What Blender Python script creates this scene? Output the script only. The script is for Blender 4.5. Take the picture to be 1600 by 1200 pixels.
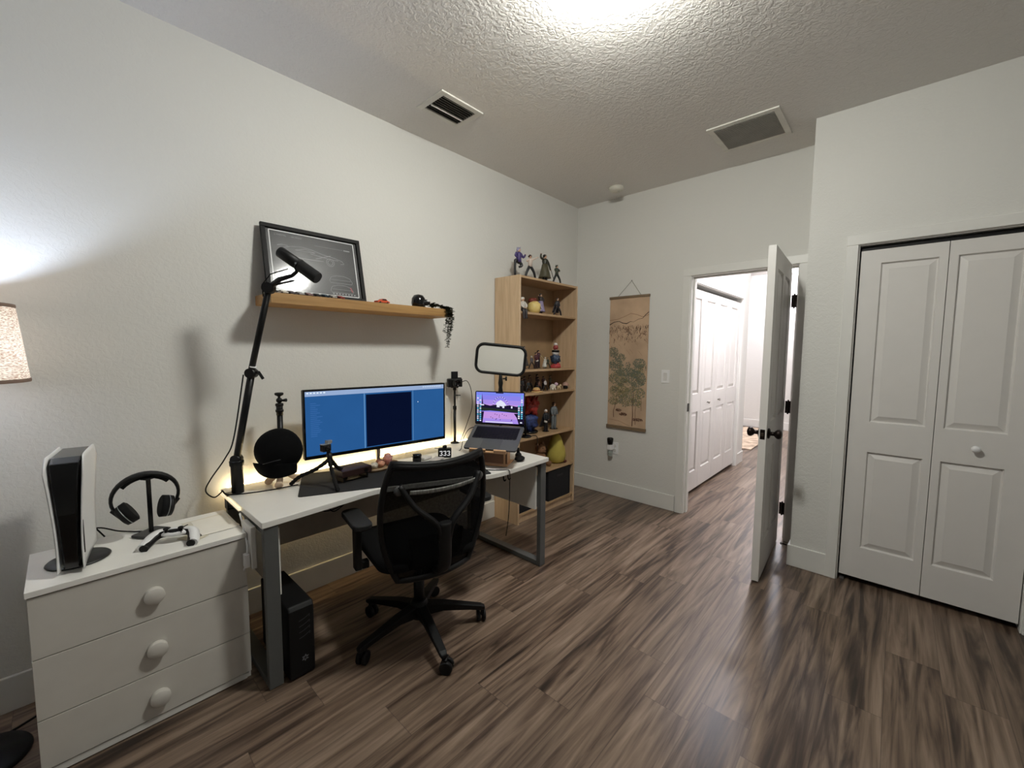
import bpy, bmesh, math, random
from mathutils import Vector, Matrix, noise as mnoise
sc = bpy.context.scene
for o in list(bpy.data.objects): bpy.data.objects.remove(o)
PI = math.pi
# ------------------------------------------------------------------ camera
cam_d = bpy.data.cameras.new('camera'); cam = bpy.data.objects.new('camera', cam_d)
sc.collection.objects.link(cam)
cam_d.sensor_width = 36.0; cam_d.lens = 650.45/1600*36.0
cam_d.clip_start = 0.02; cam_d.clip_end = 60
yaw, pitch, roll = -0.7466, -0.0795, 0.0071
cy_, sy_, cp_, sp_ = math.cos(yaw), math.sin(yaw), math.cos(pitch), math.sin(pitch)
fwd = Vector((sy_*cp_, cy_*cp_, sp_)); rgt = Vector((cy_, -sy_, 0)); upv = rgt.cross(fwd)
r2 = math.cos(roll)*rgt + math.sin(roll)*upv; u2 = -math.sin(roll)*rgt + math.cos(roll)*upv
mw = Matrix.Identity(4)
for i in range(3):
    mw[i][0] = r2[i]; mw[i][1] = u2[i]; mw[i][2] = -fwd[i]
mw[0][3], mw[1][3], mw[2][3] = 2.4709, 0.0, 1.4177
cam.matrix_world = mw
sc.camera = cam
# ------------------------------------------------------------------ world, exposure
w = bpy.data.worlds.new('world'); sc.world = w; w.use_nodes = True
w.node_tree.nodes['Background'].inputs[0].default_value = (0.02, 0.022, 0.03, 1)
w.node_tree.nodes['Background'].inputs[1].default_value = 0.3
vs = sc.view_settings
vs.view_transform = 'Standard'; vs.look = 'None'; vs.gamma = 1; vs.use_curve_mapping = False
vs.exposure = 0.0
try: sc.cycles.use_denoising = True
except Exception: pass
sc.cycles.max_bounces = 8; sc.cycles.diffuse_bounces = 5; sc.cycles.transparent_max_bounces = 12
sc.cycles.sample_clamp_indirect = 6.0
# light settings gathered here
CEIL_LIGHT = 216.0      # radiance of the ceiling fixture's glass
LAMP_W = 15.5           # bulb inside the floor lamp
HALL_A = 240.0          # radiance of the hall fixtures
LED_E = 24.0            # led strip behind the desk

def area_light(name, loc, size, power, color, rot=(0, 0, 0)):
    d = bpy.data.lights.new(name, 'AREA'); d.shape = 'DISK'; d.size = size; d.energy = power; d.color = color
    o = bpy.data.objects.new(name, d); sc.collection.objects.link(o); o.location = loc; o.rotation_euler = rot
    return o

# ------------------------------------------------------------------ helpers
def lin(c):
    return tuple(((x/255)/12.92 if x/255 <= 0.04045 else ((x/255+0.055)/1.055)**2.4) for x in c)
def C4(c): return (*lin(c), 1)
_mats = {}
def M(name, rgb, rough=0.5, metal=0.0, var=0.06, scale=12.0, bump=0.0, bscale=200.0, emit=None, es=0.0, spec=0.5, stretch=None, trans=0.0, alpha=1.0, coat=0.0):
    if name in _mats: return _mats[name]
    m = bpy.data.materials.new(name); m.use_nodes = True; nt = m.node_tree; n = nt.nodes; l = nt.links
    b = n['Principled BSDF']
    tc = n.new('ShaderNodeTexCoord'); mp = n.new('ShaderNodeMapping')
    l.new(tc.outputs['Object'], mp.inputs[0])
    if stretch: mp.inputs['Scale'].default_value = stretch
    ns = n.new('ShaderNodeTexNoise'); ns.inputs['Scale'].default_value = scale; ns.inputs['Detail'].default_value = 5
    l.new(mp.outputs[0], ns.inputs['Vector'])
    mx = n.new('ShaderNodeMix'); mx.data_type = 'RGBA'
    c = lin(rgb)
    mx.inputs['A'].default_value = (*[max(0, x*(1-var)) for x in c], 1)
    mx.inputs['B'].default_value = (*[min(1, x*(1+var)) for x in c], 1)
    rp = n.new('ShaderNodeMapRange'); rp.inputs[1].default_value = 0.35; rp.inputs[2].default_value = 0.65
    l.new(ns.outputs['Fac'], rp.inputs[0]); l.new(rp.outputs[0], mx.inputs['Factor'])
    l.new(mx.outputs['Result'], b.inputs['Base Color'])
    b.inputs['Roughness'].default_value = rough; b.inputs['Metallic'].default_value = metal
    b.inputs['Specular IOR Level'].default_value = spec
    b.inputs['Transmission Weight'].default_value = trans; b.inputs['Alpha'].default_value = alpha
    b.inputs['Coat Weight'].default_value = coat
    if bump > 0:
        bn = n.new('ShaderNodeTexNoise'); bn.inputs['Scale'].default_value = bscale; bn.inputs['Detail'].default_value = 3
        l.new(mp.outputs[0], bn.inputs['Vector'])
        bp = n.new('ShaderNodeBump'); bp.inputs['Strength'].default_value = bump; bp.inputs['Distance'].default_value = 0.002
        l.new(bn.outputs['Fac'], bp.inputs['Height']); l.new(bp.outputs[0], b.inputs['Normal'])
    if emit is not None:
        b.inputs['Emission Color'].default_value = C4(emit); b.inputs['Emission Strength'].default_value = es
    _mats[name] = m
    return m

def plaster(name, rgb, scale, strength, dist):
    m = bpy.data.materials.new(name); m.use_nodes = True; nt = m.node_tree; n = nt.nodes; l = nt.links
    b = n['Principled BSDF']; b.inputs['Base Color'].default_value = C4(rgb); b.inputs['Roughness'].default_value = 0.62
    b.inputs['Specular IOR Level'].default_value = 0.35
    tc = n.new('ShaderNodeTexCoord')
    n1 = n.new('ShaderNodeTexNoise'); n1.inputs['Scale'].default_value = scale; n1.inputs['Detail'].default_value = 3; n1.inputs['Distortion'].default_value = 0.8
    l.new(tc.outputs['Object'], n1.inputs['Vector'])
    mr = n.new('ShaderNodeMapRange'); mr.inputs[1].default_value = 0.38; mr.inputs[2].default_value = 0.62; mr.interpolation_type = 'SMOOTHSTEP'
    l.new(n1.outputs['Fac'], mr.inputs[0])
    bp = n.new('ShaderNodeBump'); bp.inputs['Strength'].default_value = strength; bp.inputs['Distance'].default_value = dist
    l.new(mr.outputs[0], bp.inputs['Height']); l.new(bp.outputs[0], b.inputs['Normal'])
    return m

def floor_mat():
    m = bpy.data.materials.new('vinyl_plank_floor'); m.use_nodes = True; nt = m.node_tree; n = nt.nodes; l = nt.links
    b = n['Principled BSDF']
    tc = n.new('ShaderNodeTexCoord'); sp = n.new('ShaderNodeSeparateXYZ'); l.new(tc.outputs['Object'], sp.inputs[0])
    def mth(op, a, bb=None, c=None):
        k = n.new('ShaderNodeMath'); k.operation = op
        for i, v in enumerate((a, bb, c)):
            if v is None: continue
            if isinstance(v, (int, float)): k.inputs[i].default_value = v
            else: l.new(v, k.inputs[i])
        return k.outputs[0]
    W, L = 0.182, 1.22
    xs = mth('DIVIDE', mth('ADD', sp.outputs['X'], 10.05), W); col = mth('FLOOR', xs); fx = mth('FRACT', xs)
    wn = n.new('ShaderNodeTexWhiteNoise'); wn.noise_dimensions = '1D'; l.new(col, wn.inputs['W'])
    ys = mth('ADD', mth('DIVIDE', mth('ADD', sp.outputs['Y'], 10.0), L), mth('MULTIPLY', wn.outputs['Value'], 7.31))
    row = mth('FLOOR', ys); fy = mth('FRACT', ys)
    cid = n.new('ShaderNodeCombineXYZ'); l.new(col, cid.inputs[0]); l.new(row, cid.inputs[1])
    wid = n.new('ShaderNodeTexWhiteNoise'); wid.noise_dimensions = '3D'; l.new(cid.outputs[0], wid.inputs['Vector'])
    sid = n.new('ShaderNodeSeparateColor'); l.new(wid.outputs['Color'], sid.inputs[0])
    # per plank shifted coordinates
    cb = n.new('ShaderNodeCombineXYZ')
    l.new(mth('ADD', sp.outputs['X'], mth('MULTIPLY', sid.outputs[0], 37.0)), cb.inputs[0])
    l.new(mth('ADD', sp.outputs['Y'], mth('MULTIPLY', sid.outputs[1], 53.0)), cb.inputs[1])
    l.new(mth('MULTIPLY', sid.outputs[2], 19.0), cb.inputs[2])
    def noise_(sx, sy, det, dis, rg=0.6):
        mp = n.new('ShaderNodeMapping'); mp.inputs['Scale'].default_value = (sx, sy, 1); l.new(cb.outputs[0], mp.inputs[0])
        t = n.new('ShaderNodeTexNoise'); t.inputs['Scale'].default_value = 1; t.inputs['Detail'].default_value = det
        t.inputs['Distortion'].default_value = dis; t.inputs['Roughness'].default_value = rg
        l.new(mp.outputs[0], t.inputs['Vector']); return t.outputs['Fac']
    big = noise_(8, 0.55, 3, 1.2); fine = noise_(70, 1.8, 6, 0.5, 0.62); mid = noise_(15, 0.9, 5, 2.4, 0.55)
    v = mth('ADD', mth('MULTIPLY', big, 0.75), mth('MULTIPLY', mid, 0.95)); v = mth('ADD', v, mth('MULTIPLY', fine, 0.30))
    v = mth('ADD', v, mth('MULTIPLY', mth('SUBTRACT', sid.outputs[0], 0.5), 0.07))
    rp = n.new('ShaderNodeValToRGB'); e = rp.color_ramp.elements
    l.new(mth('SUBTRACT', mth('MULTIPLY', v, 1.0), 0.50), rp.inputs[0])
    cols = [(0.24, (41, 32, 27)), (0.37, (70, 57, 49)), (0.47, (97, 82, 71)), (0.58, (116, 100, 88)), (0.76, (140, 124, 111))]
    e[0].position = cols[0][0]; e[0].color = C4(cols[0][1]); e[1].position = cols[-1][0]; e[1].color = C4(cols[-1][1])
    for p_, c_ in cols[1:-1]:
        k = e.new(p_); k.color = C4(c_)
    # tint between warm and grey
    mx = n.new('ShaderNodeMix'); mx.data_type = 'RGBA'; mx.blend_type = 'MULTIPLY'; mx.inputs['Factor'].default_value = 1
    tint = n.new('ShaderNodeMix'); tint.data_type = 'RGBA'
    tint.inputs['A'].default_value = (1.05, 0.98, 0.90, 1); tint.inputs['B'].default_value = (1.0, 1.0, 0.95, 1)
    l.new(noise_(7, 0.8, 2, 0.5), tint.inputs['Factor'])
    l.new(rp.outputs[0], mx.inputs['A']); l.new(tint.outputs['Result'], mx.inputs['B'])
    # seams
    ex = mth('MINIMUM', fx, mth('SUBTRACT', 1.0, fx)); ey = mth('MINIMUM', fy, mth('SUBTRACT', 1.0, fy))
    sx = mth('LESS_THAN', ex, 0.008); sy = mth('LESS_THAN', ey, 0.0012)
    seam = mth('MAXIMUM', sx, sy)
    m2 = n.new('ShaderNodeMix'); m2.data_type = 'RGBA'; l.new(mth('MULTIPLY', seam, 0.45), m2.inputs['Factor'])
    l.new(mx.outputs['Result'], m2.inputs['A']); m2.inputs['B'].default_value = C4((45, 36, 32))
    l.new(m2.outputs['Result'], b.inputs['Base Color'])
    l.new(mth('ADD', mth('MULTIPLY', fine, 0.16), 0.27), b.inputs['Roughness'])
    b.inputs['Specular IOR Level'].default_value = 0.42
    bp = n.new('ShaderNodeBump'); bp.inputs['Strength'].default_value = 0.12; bp.inputs['Distance'].default_value = 0.001
    l.new(fine, bp.inputs['Height']); l.new(bp.outputs[0], b.inputs['Normal'])
    return m

def wood(name, a, bcol, sc3=(2, 26, 26), rough=0.45):
    m = bpy.data.materials.new(name); m.use_nodes = True; nt = m.node_tree; n = nt.nodes; l = nt.links
    b = n['Principled BSDF']; tc = n.new('ShaderNodeTexCoord'); mp = n.new('ShaderNodeMapping'); mp.inputs['Scale'].default_value = sc3
    l.new(tc.outputs['Object'], mp.inputs[0])
    t = n.new('ShaderNodeTexNoise'); t.inputs['Scale'].default_value = 1; t.inputs['Detail'].default_value = 6; t.inputs['Distortion'].default_value = 1.0
    l.new(mp.outputs[0], t.inputs['Vector'])
    rp = n.new('ShaderNodeValToRGB'); e = rp.color_ramp.elements
    e[0].position = 0.3; e[0].color = C4(a); e[1].position = 0.7; e[1].color = C4(bcol)
    l.new(t.outputs['Fac'], rp.inputs[0]); l.new(rp.outputs[0], b.inputs['Base Color'])
    b.inputs['Roughness'].default_value = rough
    return m

class MB:
    def __init__(s): s.bm = bmesh.new()
    def _face(s, vs_, m=0, smooth=False):
        try:
            f = s.bm.faces.new(vs_); f.material_index = m; f.smooth = smooth; return f
        except ValueError: return None
    def box(s, x0, x1, y0, y1, z0, z1, m=0, mat=None):
        P = [Vector((x, y, z)) for z in (z0, z1) for x, y in ((x0, y0), (x1, y0), (x1, y1), (x0, y1))]
        if mat is not None: P = [mat @ p for p in P]
        v = [s.bm.verts.new(p) for p in P]
        for q in ((3, 2, 1, 0), (4, 5, 6, 7), (0, 1, 5, 4), (1, 2, 6, 5), (2, 3, 7, 6), (3, 0, 4, 7)):
            s._face([v[i] for i in q], m)
        return s
    def prism(s, pts, ext, m=0, smooth=False):
        ext = Vector(ext); a = [s.bm.verts.new(Vector(p)) for p in pts]; b = [s.bm.verts.new(Vector(p)+ext) for p in pts]
        s._face(a[::-1], m); s._face(b, m)
        for i in range(len(a)):
            j = (i+1) % len(a); s._face([a[i], a[j], b[j], b[i]], m, smooth)
        return s
    def tube(s, pts, r, seg=10, m=0, caps=True, closed=False, flat=None):
        pts = [Vector(p) for p in pts]; n = len(pts)
        rr = r if isinstance(r, (list, tuple)) else [r]*n
        rings = []; prev = None
        for i, p in enumerate(pts):
            if closed: t = pts[(i+1) % n]-pts[i-1]
            else: t = pts[min(i+1, n-1)]-pts[max(i-1, 0)]
            if t.length < 1e-9: t = Vector((0, 0, 1))
            t.normalize()
            if prev is None:
                a = Vector((0, 0, 1)) if abs(t.z) < 0.9 else Vector((1, 0, 0))
                u = t.cross(a).normalized()
            else:
                u = prev-t*prev.dot(t)
                u = u.normalized() if u.length > 1e-6 else t.cross(Vector((0, 0, 1))).normalized()
            prev = u; v = t.cross(u)
            fl = flat or 1.0
            rings.append([s.bm.verts.new(p+(u*math.cos(2*PI*k/seg)+v*math.sin(2*PI*k/seg)*fl)*rr[i]) for k in range(seg)])
        for i in range(n if closed else n-1):
            A = rings[i]; B = rings[(i+1) % n]
            for k in range(seg):
                k2 = (k+1) % seg; s._face([A[k], A[k2], B[k2], B[k]], m, True)
        if caps and not closed:
            s._face(rings[0][::-1], m); s._face(rings[-1], m)
        return s
    def lathe(s, prof, c=(0, 0, 0), seg=28, m=0, mat=None, caps=True):
        c = Vector(c); rings = []
        for r, z in prof:
            ring = []
            for k in range(seg):
                p = Vector((r*math.cos(2*PI*k/seg), r*math.sin(2*PI*k/seg), z))
                if mat is not None: p = mat @ p
                ring.append(s.bm.verts.new(p+c))
            rings.append(ring)
        for i in range(len(rings)-1):
            for k in range(seg):
                k2 = (k+1) % seg; s._face([rings[i][k], rings[i][k2], rings[i+1][k2], rings[i+1][k]], m, True)
        if caps: s._face(rings[0][::-1], m); s._face(rings[-1], m)
        return s
    def cyl(s, p0, p1, r, seg=20, m=0): return s.tube([p0, p1], r, seg, m)
    def ell(s, c, rad, seg=14, m=0, mat=None, jitter=0.0):
        c = Vector(c); rx, ry, rz = rad if isinstance(rad, (tuple, list)) else (rad,)*3
        rings = []; N = max(6, seg//2)
        for i in range(N+1):
            th = PI*i/N; ring = []
            for k in range(seg):
                ph = 2*PI*k/seg
                d = Vector((math.sin(th)*math.cos(ph), math.sin(th)*math.sin(ph), -math.cos(th)))
                j = 1+jitter*mnoise.noise(d*2.3+c*17)
                p = Vector((d.x*rx, d.y*ry, d.z*rz))*j
                if mat is not None: p = mat @ p
                ring.append(p+c)
            rings.append(ring)
        vb = s.bm.verts.new(rings[0][0]); vt = s.bm.verts.new(rings[-1][0])
        R = [[s.bm.verts.new(p) for p in ring] for ring in rings[1:-1]]
        for k in range(seg):
            k2 = (k+1) % seg
            s._face([vb, R[0][k2], R[0][k]], m, True); s._face([vt, R[-1][k], R[-1][k2]], m, True)
            for i in range(len(R)-1): s._face([R[i][k], R[i][k2], R[i+1][k2], R[i+1][k]], m, True)
        return s
    def stroke(s, pts, wdt, nrm, lift=0.0, m=0):
        nrm = Vector(nrm); pts = [Vector(p)+nrm*lift for p in pts]; L = []
        for i, p in enumerate(pts):
            t = (pts[min(i+1, len(pts)-1)]-pts[max(i-1, 0)]); t = t.normalized() if t.length > 1e-9 else Vector((1, 0, 0))
            q = t.cross(nrm).normalized(); ww = wdt[i] if isinstance(wdt, (list, tuple)) else wdt
            L.append((s.bm.verts.new(p-q*ww/2), s.bm.verts.new(p+q*ww/2)))
        for i in range(len(L)-1): s._face([L[i][0], L[i][1], L[i+1][1], L[i+1][0]], m)
        return s
    def quad(s, pts, m=0): s._face([s.bm.verts.new(Vector(p)) for p in pts], m); return s
    def grid(s, fn, nu, nv, m=0, closed_u=False, smooth=True):
        G = [[s.bm.verts.new(Vector(fn(i/nu, j/nv))) for j in range(nv+1)] for i in range(nu+1)]
        for i in range(nu):
            for j in range(nv): s._face([G[i][j], G[i+1][j], G[i+1][j+1], G[i][j+1]], m, smooth)
        return s
    def build(s, name, mats, parent=None, bevel=0, bseg=2, solid=0, loc=None, rotz=0, norm=True, sub=0):
        me = bpy.data.meshes.new(name)
        if norm and solid == 0: bmesh.ops.recalc_face_normals(s.bm, faces=s.bm.faces)
        s.bm.to_mesh(me); s.bm.free()
        for m in (mats if isinstance(mats, (list, tuple)) else [mats]): me.materials.append(m)
        o = bpy.data.objects.new(name, me); sc.collection.objects.link(o)
        if parent is not None: o.parent = parent
        if loc is not None: o.location = loc
        if rotz: o.rotation_euler[2] = rotz
        if solid:
            k = o.modifiers.new('solid', 'SOLIDIFY'); k.thickness = solid; k.offset = 0
        if bevel:
            k = o.modifiers.new('bevel', 'BEVEL'); k.width = bevel; k.segments = bseg; k.limit_method = 'ANGLE'; k.angle_limit = math.radians(40)
        if sub:
            k = o.modifiers.new('sub', 'SUBSURF'); k.levels = sub; k.render_levels = sub
        return o

def thing(name, label, cat, loc=(0, 0, 0), rotz=0, group=None):
    o = bpy.data.objects.new(name, None); sc.collection.objects.link(o)
    o.empty_display_size = 0.05
    o.location = loc; o.rotation_euler = (0, 0, rotz); o['label'] = label; o['category'] = cat
    if group: o['group'] = group
    return o
def tag(o, label, cat, group=None):
    o['label'] = label; o['category'] = cat
    if group: o['group'] = group
    return o
def struct(o, label=None, cat=None):
    o['kind'] = 'structure'
    if label: o['label'] = label
    if cat: o['category'] = cat
    return o
def structE(name, label, cat, loc=(0, 0, 0), rotz=0):
    return struct(thing(name, label, cat, loc, rotz))
def basis(o, x, y, z):
    m = Matrix.Identity(4)
    for i in range(3): m[i][0] = x[i]; m[i][1] = y[i]; m[i][2] = z[i]; m[i][3] = o[i]
    return m
def smooth_path(pts, n=6):
    pts = [Vector(p) for p in pts]; out = []
    for i in range(len(pts)-1):
        p0 = pts[max(i-1, 0)]; p1 = pts[i]; p2 = pts[i+1]; p3 = pts[min(i+2, len(pts)-1)]
        for k in range(n):
            t = k/n
            out.append(0.5*((2*p1)+(p2-p0)*t+(2*p0-5*p1+4*p2-p3)*t*t+(3*p1-p0-3*p2+p3)*t**3))
    out.append(pts[-1]); return out
def rrect(w_, h_, r, seg=6):
    out = []
    for cx, cy, a0 in ((w_/2-r, h_/2-r, 0), (-w_/2+r, h_/2-r, 90), (-w_/2+r, -h_/2+r, 180), (w_/2-r, -h_/2+r, 270)):
        for k in range(seg+1):
            a = math.radians(a0+90*k/seg); out.append((cx+r*math.cos(a), cy+r*math.sin(a)))
    return out

# ------------------------------------------------------------------ materials
wallm = plaster('wall_paint', (216, 215, 210), 55, 0.22, 0.0022)
wall_dark = plaster('unseen_wall_grey', (158, 158, 158), 55, 0.22, 0.0022)  # unseen rear and right walls, greyed to cut bounce light and keep contrast
ceilm = plaster('ceiling_texture', (224, 221, 217), 46, 0.4, 0.004)
trimm = M('trim_paint', (220, 219, 214), 0.35, var=0.01)
doorm = M('door_paint', (216, 213, 209), 0.38, var=0.01)
floorm = floor_mat()
blackp = M('black_plastic', (9, 9, 10), 0.5, spec=0.3, var=0.1)
blackm = M('black_satin_metal', (9, 9, 10), 0.42, 0.1, spec=0.35, var=0.05)
blackg = M('black_gloss', (8, 8, 9), 0.12, var=0.02)
blackr = M('black_rubber', (12, 12, 13), 0.8, spec=0.25, var=0.1)
bronze = M('dark_bronze', (38, 30, 27), 0.35, 0.8, var=0.1)
greym = M('grey_powder_metal', (88, 90, 89), 0.45, 0.2, var=0.03)
whitel = M('white_laminate', (226, 224, 218), 0.35, var=0.015)
whitep = M('white_plastic', (232, 232, 232), 0.35, var=0.01)
greyp = M('grey_plastic', (120, 122, 124), 0.5, var=0.03)
birch = wood('birch_veneer', (186, 158, 126), (206, 180, 148), (30, 30, 3))
birchin = wood('birch_veneer_inner', (170, 139, 104), (188, 157, 120), (30, 3, 30))
oak = wood('oak_veneer', (142, 105, 58), (170, 132, 80), (26, 2.2, 30), 0.5)
dark_in = M('dark_void', (20, 19, 18), 0.9)

# ------------------------------------------------------------------ dimensions
YB, H, XJ, YJ = 3.6416, 2.861, 2.0132, 3.2464
WT = 0.12
XR, YR = 3.35, -1.0
DX0, DX1, DH = 1.158, 1.908, 2.05       # room doorway
CX0, CX1 = 2.267, 3.007                 # closet opening
HX = 1.04                               # hall closet wall face
YE = 8.93
BBH, BBT = 0.1414, 0.014

# ------------------------------------------------------------------ setting
struct(MB().box(-2.2, XR+WT, YR-WT, YE+WT, -0.1, 0).build('floor', floorm))
struct(MB().box(-2.2, XR+WT, YR-WT, YE+WT, H, H+0.1).build('ceiling', ceilm))
struct(MB().box(-WT, 0, YR, YB+WT, 0, H).build('wall_left', wallm))
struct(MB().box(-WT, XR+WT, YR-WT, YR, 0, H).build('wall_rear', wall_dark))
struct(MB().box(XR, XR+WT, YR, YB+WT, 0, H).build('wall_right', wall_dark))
b = MB(); b.box(0, DX0-0.018, YB, YB+WT, 0, H); b.box(DX1+0.018, XR, YB, YB+WT, 0, H); b.box(DX0-0.018, DX1+0.018, YB, YB+WT, DH+0.018, H)
struct(b.build('wall_back', wallm))
b = MB(); b.box(XJ, XJ+0.1, YJ, YB, 0, H); b.box(XJ+0.1, CX0-0.018, YJ, YJ+WT, 0, H); b.box(CX1+0.018, XR, YJ, YJ+WT, 0, H); b.box(CX0-0.018, CX1+0.018, YJ, YJ+WT, DH+0.018, H)
struct(b.build('wall_closet', wallm))
HY0, HY1 = 3.975, 5.66
b = MB(); b.box(HX-WT, HX, YB+WT, HY0, 0, H); b.box(HX-WT, HX, HY1, 5.98, 0, H); b.box(HX-WT, HX, HY0, HY1, 2.06, H)
b.box(0.3, 0.36, YB+WT, 5.98, 0, H); b.box(0.36, HX-WT, 5.86, 5.98, 0, H)
struct(b.build('wall_hall_left', wallm))
struct(MB().box(2.1, 2.1+WT, YB+WT, YE, 0, H).build('wall_hall_right', wallm))
struct(MB().box(-2.2, 2.1+WT, YE, YE+WT, 0, H).build('wall_hall_end', wallm))
struct(MB().box(-2.2, -2.08, YB+WT, YE, 0, H).build('wall_hall_far_left', wallm))
struct(MB().box(-2.08, 0.3, YB+WT, YB+2*WT, 0, H).build('wall_hall_near', wallm))

def bb(name, x0, x1, y0, y1):
    struct(MB().box(x0, x1, y0, y1, 0, BBH).build(name, trimm, bevel=0.004))
bb('baseboard_left', 0, BBT, YR, YB)
bb('baseboard_back', BBT, DX0-0.075, YB-BBT, YB)
bb('baseboard_closet', XJ-BBT, CX0-0.058, YJ-BBT, YJ)
bb('baseboard_jog', XJ-BBT, XJ, YJ, YB-0.02)
bb('baseboard_closet_right', CX1+0.06, XR-BBT, YJ-BBT, YJ)
bb('baseboard_right', XR-BBT, XR, YR, YJ)
bb('baseboard_rear', BBT, XR-BBT, YR, YR+BBT)
bb('baseboard_hall_left', HX, HX+BBT, HY1+0.07, 5.98)
bb('baseboard_hall_end', -2.0, 2.1, YE-BBT, YE)
bb('baseboard_hall_right', 2.1-BBT, 2.1, YB+WT, YE-BBT)
# room doorway: jamb, stop and casing
b = MB(); b.box(DX0-0.018, DX0, YB-0.002, YB+WT+0.002, 0, DH+0.018); b.box(DX1, DX1+0.018, YB-0.002, YB+WT+0.002, 0, DH+0.018); b.box(DX0, DX1, YB-0.002, YB+WT+0.002, DH, DH+0.018)
b.box(DX0, DX0+0.011, YB+0.045, YB+0.08, 0, DH); b.box(DX1-0.011, DX1, YB+0.045, YB+0.08, 0, DH); b.box(DX0+0.011, DX1-0.011, YB+0.045, YB+0.08, DH-0.011, DH)
tr = struct(b.build('trim_1', trimm))
b = MB(); CW = 0.062
b.box(DX0-0.006-CW, DX0-0.006, YB-0.016, YB, 0, DH+0.006); b.box(DX1+0.006, min(DX1+0.006+CW, XJ-0.002), YB-0.016, YB, 0, DH+0.006); b.box(DX0-0.006-CW, XJ-0.002, YB-0.016, YB, DH+0.006, DH+0.006+CW)
struct(b.build('trim_2', trimm, bevel=0.003))
b = MB(); b.box(-0.002, 0.002, -0.014, 0.014, -0.035, 0.035); b.build('strike_plate', bronze, tr, loc=(DX0+0.003, YB+0.024, 0.94))
# closet casing
b = MB()
b.box(CX0-0.006-0.057, CX0-0.006, YJ-0.016, YJ, 0, DH+0.006); b.box(CX1+0.006, CX1+0.063, YJ-0.016, YJ, 0, DH+0.006); b.box(CX0-0.063, CX1+0.063, YJ-0.016, YJ, DH+0.006, DH+0.064)
struct(b.build('trim_3', trimm, bevel=0.003))
b = MB(); b.box(CX0-0.018, CX0, YJ-0.001, YJ+WT+0.002, 0, DH+0.018); b.box(CX1, CX1+0.018, YJ-0.001, YJ+WT+0.002, 0, DH+0.018); b.box(CX0, CX1, YJ-0.001, YJ+WT+0.002, DH, DH+0.018)
struct(b.build('trim_4', trimm))
# hall closet casing
b = MB(); b.box(HX, HX+0.016, HY0-0.063, HY0-0.004, 0, 2.066); b.box(HX, HX+0.016, HY1+0.004, HY1+0.063, 0, 2.066); b.box(HX, HX+0.016, HY0-0.063, HY1+0.063, 2.066, 2.126)
struct(b.build('trim_5', trimm, bevel=0.003))

def panel_leaf(W, Hh, T, panels, both=True):
    """door slab, local x 0..W, z 0..Hh, front face at y=0 looking -y"""
    b = MB()
    xs = sorted({0, W, *[p[0] for p in panels], *[p[1] for p in panels]}); zs = sorted({0, Hh, *[p[2] for p in panels], *[p[3] for p in panels]})
    def side(y0, sgn):
        for i in range(len(xs)-1):
            for j in range(len(zs)-1):
                xm = (xs[i]+xs[i+1])/2; zm = (zs[j]+zs[j+1])/2
                if any(p[0] < xm < p[1] and p[2] < zm < p[3] for p in panels): continue
                b.quad([(xs[i], y0, zs[j]), (xs[i+1], y0, zs[j]), (xs[i+1], y0, zs[j+1]), (xs[i], y0, zs[j+1])][::sgn])
        for (a, c, d, e) in panels:
            rings = [(0, 0), (0.005, 0.013), (0.009, 0.0135), (0.036, 0.003), (0.037, 0.0022)]
            R = [[(a+i, y0+sgn*k, d+i), (c-i, y0+sgn*k, d+i), (c-i, y0+sgn*k, e-i), (a+i, y0+sgn*k, e-i)] for i, k in rings]
            for q in range(len(R)-1):
                for t in range(4):
                    t2 = (t+1) % 4; b.quad([R[q][t], R[q][t2], R[q+1][t2], R[q+1][t]][::sgn])
            b.quad(R[-1][::sgn])
    side(0, 1)
    if both: side(T, -1)
    else: b.quad([(0, T, 0), (0, T, Hh), (W, T, Hh), (W, T, 0)])
    b.quad([(0, 0, 0), (0, 0, Hh), (0, T, Hh), (0, T, 0)]); b.quad([(W, 0, 0), (W, T, 0), (W, T, Hh), (W, 0, Hh)])
    b.quad([(0, 0, 0), (0, T, 0), (W, T, 0), (W, 0, 0)]); b.quad([(0, 0, Hh), (W, 0, Hh), (W, T, Hh), (0, T, Hh)])
    bmesh.ops.remove_doubles(b.bm, verts=b.bm.verts, dist=1e-5)
    return b
# closet bifold
d = structE('door_2', 'pair of white raised panel bifold closet doors with a small white knob', 'closet door', (CX0, YJ+0.02, 0.036))
L1 = panel_leaf(0.364, 1.985, 0.034, [(0.092, 0.330, 0.193, 0.79), (0.092, 0.330, 0.972, 1.907)])
L1.build('door_leaf', doorm, d, loc=(0.007, 0, 0))
L2 = panel_leaf(0.362, 1.985, 0.034, [(0.034, 0.265, 0.193, 0.79), (0.034, 0.265, 0.972, 1.907)])
lf = L2.build('door_leaf', doorm, d, loc=(0.374, 0, 0))
def knob_mb(r=0.018, out=0.034):
    b = MB(); b.lathe([(0.006, 0), (0.0065, out*0.45), (r*0.75, out*0.5), (r, out*0.68), (r*0.92, out*0.85), (r*0.5, out), (0.0005, out*1.02)], seg=18, mat=Matrix.Rotation(PI/2, 3, 'X').to_4x4())
    return b
knob_mb().build('knob', whitep, lf, loc=(0.158, 0, 0.882))
b = MB(); b.box(0, 0.022, 0, 0.02, 0, 0.012); b.build('pivot_bracket', M('steel', (170, 170, 172), 0.35, 0.9), d, loc=(0.012, -0.004, -0.034))
b = MB(); b.box(0, 0.726, 0, 0.03, 0, 0.02); b.build('track', blackp, d, loc=(0.007, 0.01, 1.990))
struct(MB().box(CX0-0.1, CX1+0.1, YB-0.05, YB-0.001, 0, H).build('wall_closet_inside', wallm))
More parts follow.
